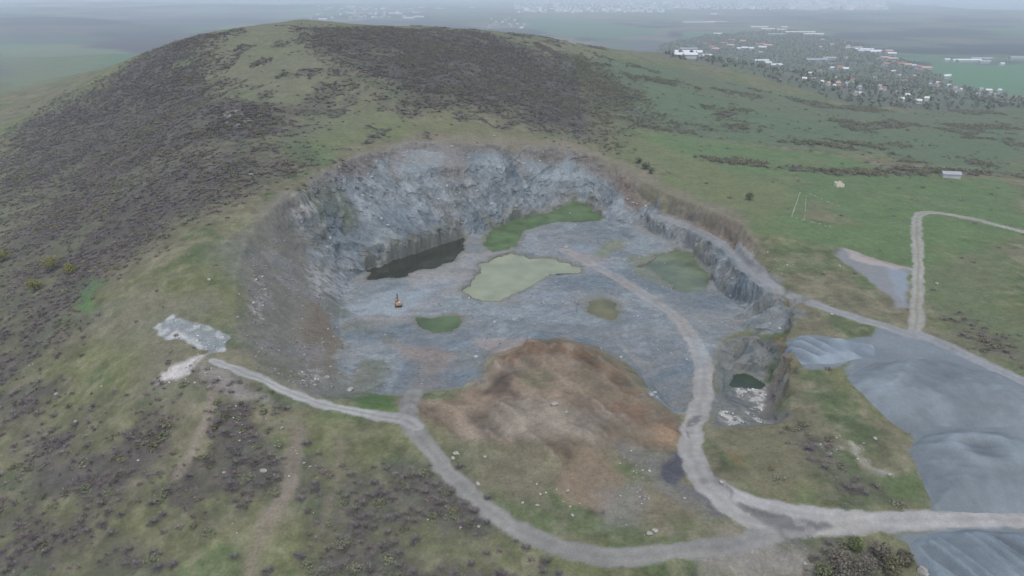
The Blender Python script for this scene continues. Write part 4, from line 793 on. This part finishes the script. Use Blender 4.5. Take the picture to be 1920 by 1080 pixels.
VIL = [(1340,95,12,'pink'),(1334,91,10,'red'),(1368,88,12,'pink'),(1358,84,10,'red'),(1396,93,10,'white'),(1408,94,8,'white'),(1385,94,7,'white'),(1425,86,14,'red'),(1438,88,14,'pink'),(1430,92,12,'white'),(1392,80,9,'pink'),(1372,78,10,'red'),(1560,131,8,'white'),(1574,131,11,'red'),(1585,133,9,'white'),
  (1665,99,12,'pink'),(1672,104,12,'white'),(1655,112,18,'pink'),(1670,114,16,'pink'),(1690,124,10,'red'),(1702,126,10,'pink'),(1712,127,8,'white'),(1722,130,10,'red'),(1735,132,10,'pink'),(1742,131,8,'pink'),(1660,124,10,'red'),(1674,137,7,'white'),(1772,147,9,'white'),(1779,144,6,'white'),(1759,158,6,'white'),(1779,163,5,'white'),
  (1853,173,8,'white'),(1872,173,8,'white'),(1868,181,6,'grey'),(1838,170,6,'grey'),(1855,178,6,'grey'),(1832,180,6,'grey'),(1700,183,7,'white'),(1690,190,7,'white'),(1721,193,10,'white'),(1737,189,7,'white'),(1675,177,8,'grey'),(1668,158,6,'grey'),(1612,180,6,'white'),(1603,179,6,'grey'),(1610,168,7,'grey'),(1650,173,7,'grey'),(1518,142,5,'white'),(1508,151,7,'white'),(1525,152,6,'grey'),(1540,157,7,'white'),(1552,160,7,'pink'),(1563,166,5,'white'),(1570,160,8,'pink'),(1790,168,6,'grey'),(1800,171,6,'white'),(1790,176,5,'grey')]
nmk = {'red': 'house with a red tiled roof among the village trees', 'pink': 'house with a faded reddish roof among the village trees', 'white': 'small pale-roofed house among the village trees', 'grey': 'small grey-roofed house among the village trees'}
for u, v, L, kd in VIL: house(u, v, L, kd, random.uniform(-.6, .6), nmk[kd], 'houses in the village at the foot of the slope', wi=random.choice((0, 0, 1)))
for _ in range(60):
    u = random.uniform(1300, 1800); v = lerp(75, 190, random.random()); lo, hi = 60 + max(0, (u - 1560) * .3), 118 + (u - 1300) * .17
    if not lo + 8 < v < hi: continue
    kd = random.choice(('red', 'pink', 'pink', 'grey', 'red')); house(u, v, random.uniform(4, 7.5), kd, random.uniform(-.6, .6), nmk[kd], 'houses in the village at the foot of the slope', wi=random.choice((0, 1)))
for u, v, L in [(767,35,18),(786,33,16),(792,15,14),(824,17,16),(606,38,14),(660,14,12),(780,25,12),(748,27,12),(738,26,14),(620,15,8),(885,16,8),(1338,28,10),(1296,9,14)]: house(u, v, L, 'white', random.uniform(-.2, .2), 'long white-roofed hall on the hazy plain beyond the hilltop', 'white halls on the hazy plain', 7, 24, 0, 'shed', 'white_hall')
for _ in range(75):
    u = random.triangular(565, 800, 680); v = random.uniform(11, 36); kd = random.choice(('white', 'grey', 'grey', 'pink', 'white')); house(u, v, random.uniform(3, 7), kd, random.uniform(-.8, .8), 'pale house in the hazy hamlet beyond the hilltop', 'houses in the hazy hamlet', random.uniform(5, 9), None, random.choice((0, 1, 2)))
for _ in range(22):
    u = random.triangular(905, 1015, 955); v = random.uniform(34, 56); kd = random.choice(('white', 'grey', 'red', 'pink')); house(u, v, random.uniform(3, 6), kd, random.uniform(-.8, .8), 'small house in the hamlet just behind the ridge', 'houses in the hamlet behind the ridge', None, None, random.choice((0, 1)))
house(1782, 332, 26, 'grey', -.2, 'low grey-roofed shed at the edge of the hedge on the right meadow', None, 2.6, 5, 2, 'shed', 'field_shed')
# the town far across the plain
bm = bmesh.new(); g = random.Random(5); uv = []
for _ in range(1500):
    u = g.uniform(965, 1660); v = g.uniform(-6, 24 - (6 if u > 1250 else 0)) 
    if u > 1480: v = g.uniform(-4, 19)
    uv.append((u, v))
uv = np.array(uv); tp = cast(uv); tq = gz(tp[:, 0], tp[:, 1]); V_ = []; F_ = []; K_ = []
for i in range(len(uv)):
    blk = uv[i, 0] > 1480 or g.random() < .08; a, b, h = (g.uniform(25, 60), g.uniform(14, 20), g.uniform(18, 34)) if blk else (g.uniform(10, 22), g.uniform(9, 16), g.uniform(6, 11))
    cx, cy = tp[i, 0], tp[i, 1]; an = g.uniform(-.5, .5); ca, sa = math.cos(an), math.sin(an); o_ = len(V_)
    for zz_ in (tq[i] - 2, tq[i] + h):
        for (q, w_) in ((-a / 2, -b / 2), (a / 2, -b / 2), (a / 2, b / 2), (-a / 2, b / 2)): V_.append((cx + q * ca - w_ * sa, cy + q * sa + w_ * ca, zz_))
    V_.append((cx - a * .3 * ca, cy - a * .3 * sa, tq[i] + h * (1.35 if not blk else 1.02))); V_.append((cx + a * .3 * ca, cy + a * .3 * sa, tq[i] + h * (1.35 if not blk else 1.02)))
    q = o_; F_ += [(q, q+1, q+5), (q, q+5, q+4), (q+1, q+2, q+6), (q+1, q+6, q+5), (q+2, q+3, q+7), (q+2, q+7, q+6), (q+3, q, q+4), (q+3, q+4, q+7), (q+4, q+5, q+9), (q+4, q+9, q+8), (q+6, q+7, q+8), (q+6, q+8, q+9), (q+5, q+6, q+9), (q+7, q+4, q+8)]
    wc = g.choice(((.74, .73, .72), (.58, .53, .5), (.5, .5, .52))); rc = wc if blk else g.choice(((.40, .25, .21), (.44, .32, .28), (.5, .5, .5))); K_ += [wc] * 8 + [rc] * 2
bm.free(); o = npmesh('distant_town', np.array(V_), np.array(F_), np.array(K_), attr_mat('town_walls', .9, .1, .05), False); tag(o, kind='stuff')
# ------------------------------------------------------------------ excavator
YEL = flat_mat('worn_orange_paint', (.40, .225, .115), .6, .12, 1.5); BLK = flat_mat('dark_steel', (.035, .036, .038), .6, .2); GLS = flat_mat('cab_glass', (.10, .12, .13), .1, .1, 2, 0, .6); PAL = flat_mat('pale_hood_panel', (.55, .50, .43), .6, .08)
p = cast([(747, 574)])[0]; e = bpy.data.objects.new('excavator', None); COL.objects.link(e); e.location = (p[0], p[1], float(gz(p[0], p[1])) + .05); e.scale = (.76, .76, .76); e.rotation_euler[2] = math.radians(14); tag(e, 'orange tracked excavator with its dark arm reaching away on the pit floor', 'excavator')
for s in (-1, 1):
    bm = bmesh.new(); n_ = 20; prof = []
    for i in range(n_):
        a = 6.2832 * i / n_; prof.append((math.copysign(1.9, math.cos(a)) + .5 * math.cos(a), .52 + .5 * math.sin(a)))
    A_ = [bm.verts.new((s * 1.15, q, w_)) for q, w_ in prof]; B_ = [bm.verts.new((s * 1.78, q, w_)) for q, w_ in prof]; bm.faces.new(A_); bm.faces.new(B_[::-1])
    for i in range(n_): bm.faces.new((A_[i], B_[i], B_[(i + 1) % n_], A_[(i + 1) % n_]))
    bmesh.ops.recalc_face_normals(bm, faces=bm.faces[:]); bobj('track', bm, BLK, e)
bm = bmesh.new(); box(bm, 0, 0, .75, 2.24, 2.6, .5); bmesh.ops.create_cone(bm, segments=20, radius1=.8, radius2=.8, depth=.3, cap_ends=True, matrix=__import__('mathutils').Matrix.Translation((0, 0, 1.12))); bobj('undercarriage', bm, BLK, e)
bm = bmesh.new(); box(bm, 0, -.35, 1.75, 3.1, 3.7, .95); box(bm, .55, -1., 2.4, 1.9, 2.2, .5); body = bobj('body', bm, YEL, e, .08)
bm = bmesh.new(); box(bm, 0, -2.55, 1.85, 3.0, .8, 1.15); bobj('counterweight', bm, YEL, e, .15)
bm = bmesh.new(); box(bm, .6, -1.05, 2.69, 1.5, 1.5, .12); bobj('hood', bm, PAL, e, .03)
bm = bmesh.new(); box(bm, -1.0, .85, 2.75, 1.05, 1.7, 1.7); cab = bobj('cab', bm, YEL, e, .08)
bm = bmesh.new(); box(bm, -1.0, 1.71, 2.85, .85, .04, 1.2); box(bm, -1.54, .85, 2.95, .04, 1.3, .9); box(bm, -.46, .85, 2.95, .04, 1.3, .9); box(bm, -1.0, -.01, 3.0, .8, .04, .8); bobj('window', bm, GLS, cab)
bm = bmesh.new(); bmesh.ops.create_cone(bm, segments=12, radius1=.09, radius2=.09, depth=.8, cap_ends=True, matrix=__import__('mathutils').Matrix.Translation((.95, -1.9, 3.0))); bobj('exhaust', bm, BLK, e)
def beam(bm, a, b, w0, h0, h1):
    a = Vector(a); b = Vector(b); d = b - a; up = Vector((0, -d.z, d.y)).normalized(); V_ = []
    for q, hh in ((a, h0), (b, h1)):
        for s, t in ((-1, -1), (1, -1), (1, 1), (-1, 1)): V_.append(bm.verts.new((q.x + s * w0 / 2, q.y + up.y * t * hh / 2, q.z + up.z * t * hh / 2)))
    for f in ((3, 2, 1, 0), (4, 5, 6, 7), (0, 1, 5, 4), (1, 2, 6, 5), (2, 3, 7, 6), (3, 0, 4, 7)): bm.faces.new([V_[i] for i in f])
bm = bmesh.new(); beam(bm, (.1, 1.2, 1.9), (.1, 3.6, 4.6), .55, .6, .75); beam(bm, (.1, 3.5, 4.55), (.1, 6.9, 4.3), .5, .75, .45); bobj('boom', bm, BLK, e)
bm = bmesh.new(); beam(bm, (.1, 6.4, 4.9), (.1, 8.4, 1.5), .4, .55, .35); bobj('stick', bm, BLK, e)
for s in (-1, 1):
    bm = bmesh.new(); beam(bm, (.1 + s * .42, 1.9, 1.7), (.1 + s * .42, 4.0, 4.3), .16, .18, .14); bobj('hydraulic_cylinder', bm, PAL, e)
bm = bmesh.new(); prof = [(8.9, 1.7), (8.2, 1.6), (7.7, 1.0), (7.8, .4), (8.5, .15), (8.6, .35), (8.1, .55), (8.05, 1.0), (8.35, 1.35)]; A_ = [bm.verts.new((-.6, a, b)) for a, b in prof]; B_ = [bm.verts.new((.8, a, b)) for a, b in prof]; bm.faces.new(A_); bm.faces.new(B_[::-1])
for i in range(len(prof)): bm.faces.new((A_[i], B_[i], B_[(i + 1) % len(prof)], A_[(i + 1) % len(prof)]))
bmesh.ops.recalc_face_normals(bm, faces=bm.faces[:]); bobj('bucket', bm, BLK, e)
print('objects', time.time() - T0)
# ------------------------------------------------------------------ light, air
w = bpy.data.worlds.new('World'); S.world = w; w.use_nodes = True
nt = w.node_tree; bg = nt.nodes['Background']; sky = nt.nodes.new('ShaderNodeTexSky'); sky.sky_type = 'NISHITA'; sky.sun_disc = False
SUN_EL, SUN_AZ = math.radians(66), math.radians(185)
sky.sun_elevation = SUN_EL; sky.sun_rotation = SUN_AZ; sky.air_density = 1.0; sky.dust_density = 2.2; sky.ozone_density = 1.0
nt.links.new(sky.outputs['Color'], bg.inputs['Color']); bg.inputs['Strength'].default_value = .14
sl = bpy.data.lights.new('sun', 'SUN'); sl.energy = 1.05; sl.angle = math.radians(50); sl.color = (1, .945, .86)
so = bpy.data.objects.new('sun', sl); COL.objects.link(so)
dv = Vector((math.sin(SUN_AZ) * math.cos(SUN_EL), math.cos(SUN_AZ) * math.cos(SUN_EL), math.sin(SUN_EL)))
so.rotation_euler = dv.to_track_quat('Z', 'Y').to_euler()
X0, X1, Y0, Y1, Z0, Z1 = -22000, 22000, 20, 27500, -75, 131
o = npmesh('haze', [(X0,Y0-420,Z0),(X1,Y0-420,Z0),(X1,Y1,Z0),(X0,Y1,Z0),(X0,Y0-420,Z1),(X1,Y0-420,Z1),(X1,Y1,Z1),(X0,Y1,Z1)], [(0,3,2,1),(4,5,6,7),(0,1,5,4),(1,2,6,5),(2,3,7,6),(3,0,4,7)], None, None, False)
tag(o, kind='stuff')
hm = bpy.data.materials.new('haze_air'); hm.use_nodes = True; ht = hm.node_tree
ht.nodes.remove(ht.nodes['Principled BSDF']); pv = ht.nodes.new('ShaderNodeVolumePrincipled'); pv.inputs['Color'].default_value = (.88, .95, 1, 1); pv.inputs['Density'].default_value = 1.5e-4; pv.inputs['Anisotropy'].default_value = 0.0
ht.links.new(pv.outputs['Volume'], ht.nodes['Material Output'].inputs['Volume']); o.data.materials.append(hm)
S.view_settings.view_transform = 'Standard'; S.view_settings.look = 'None'; S.view_settings.exposure = .6; S.view_settings.gamma = 1
S.cycles.volume_bounces = 2; S.cycles.max_bounces = 6; S.cycles.use_denoising = True; S.cycles.denoiser = 'OPENIMAGEDENOISE'; S.cycles.denoising_input_passes = 'RGB_ALBEDO_NORMAL'; S.cycles.denoising_prefilter = 'ACCURATE'
print('done', time.time() - T0)
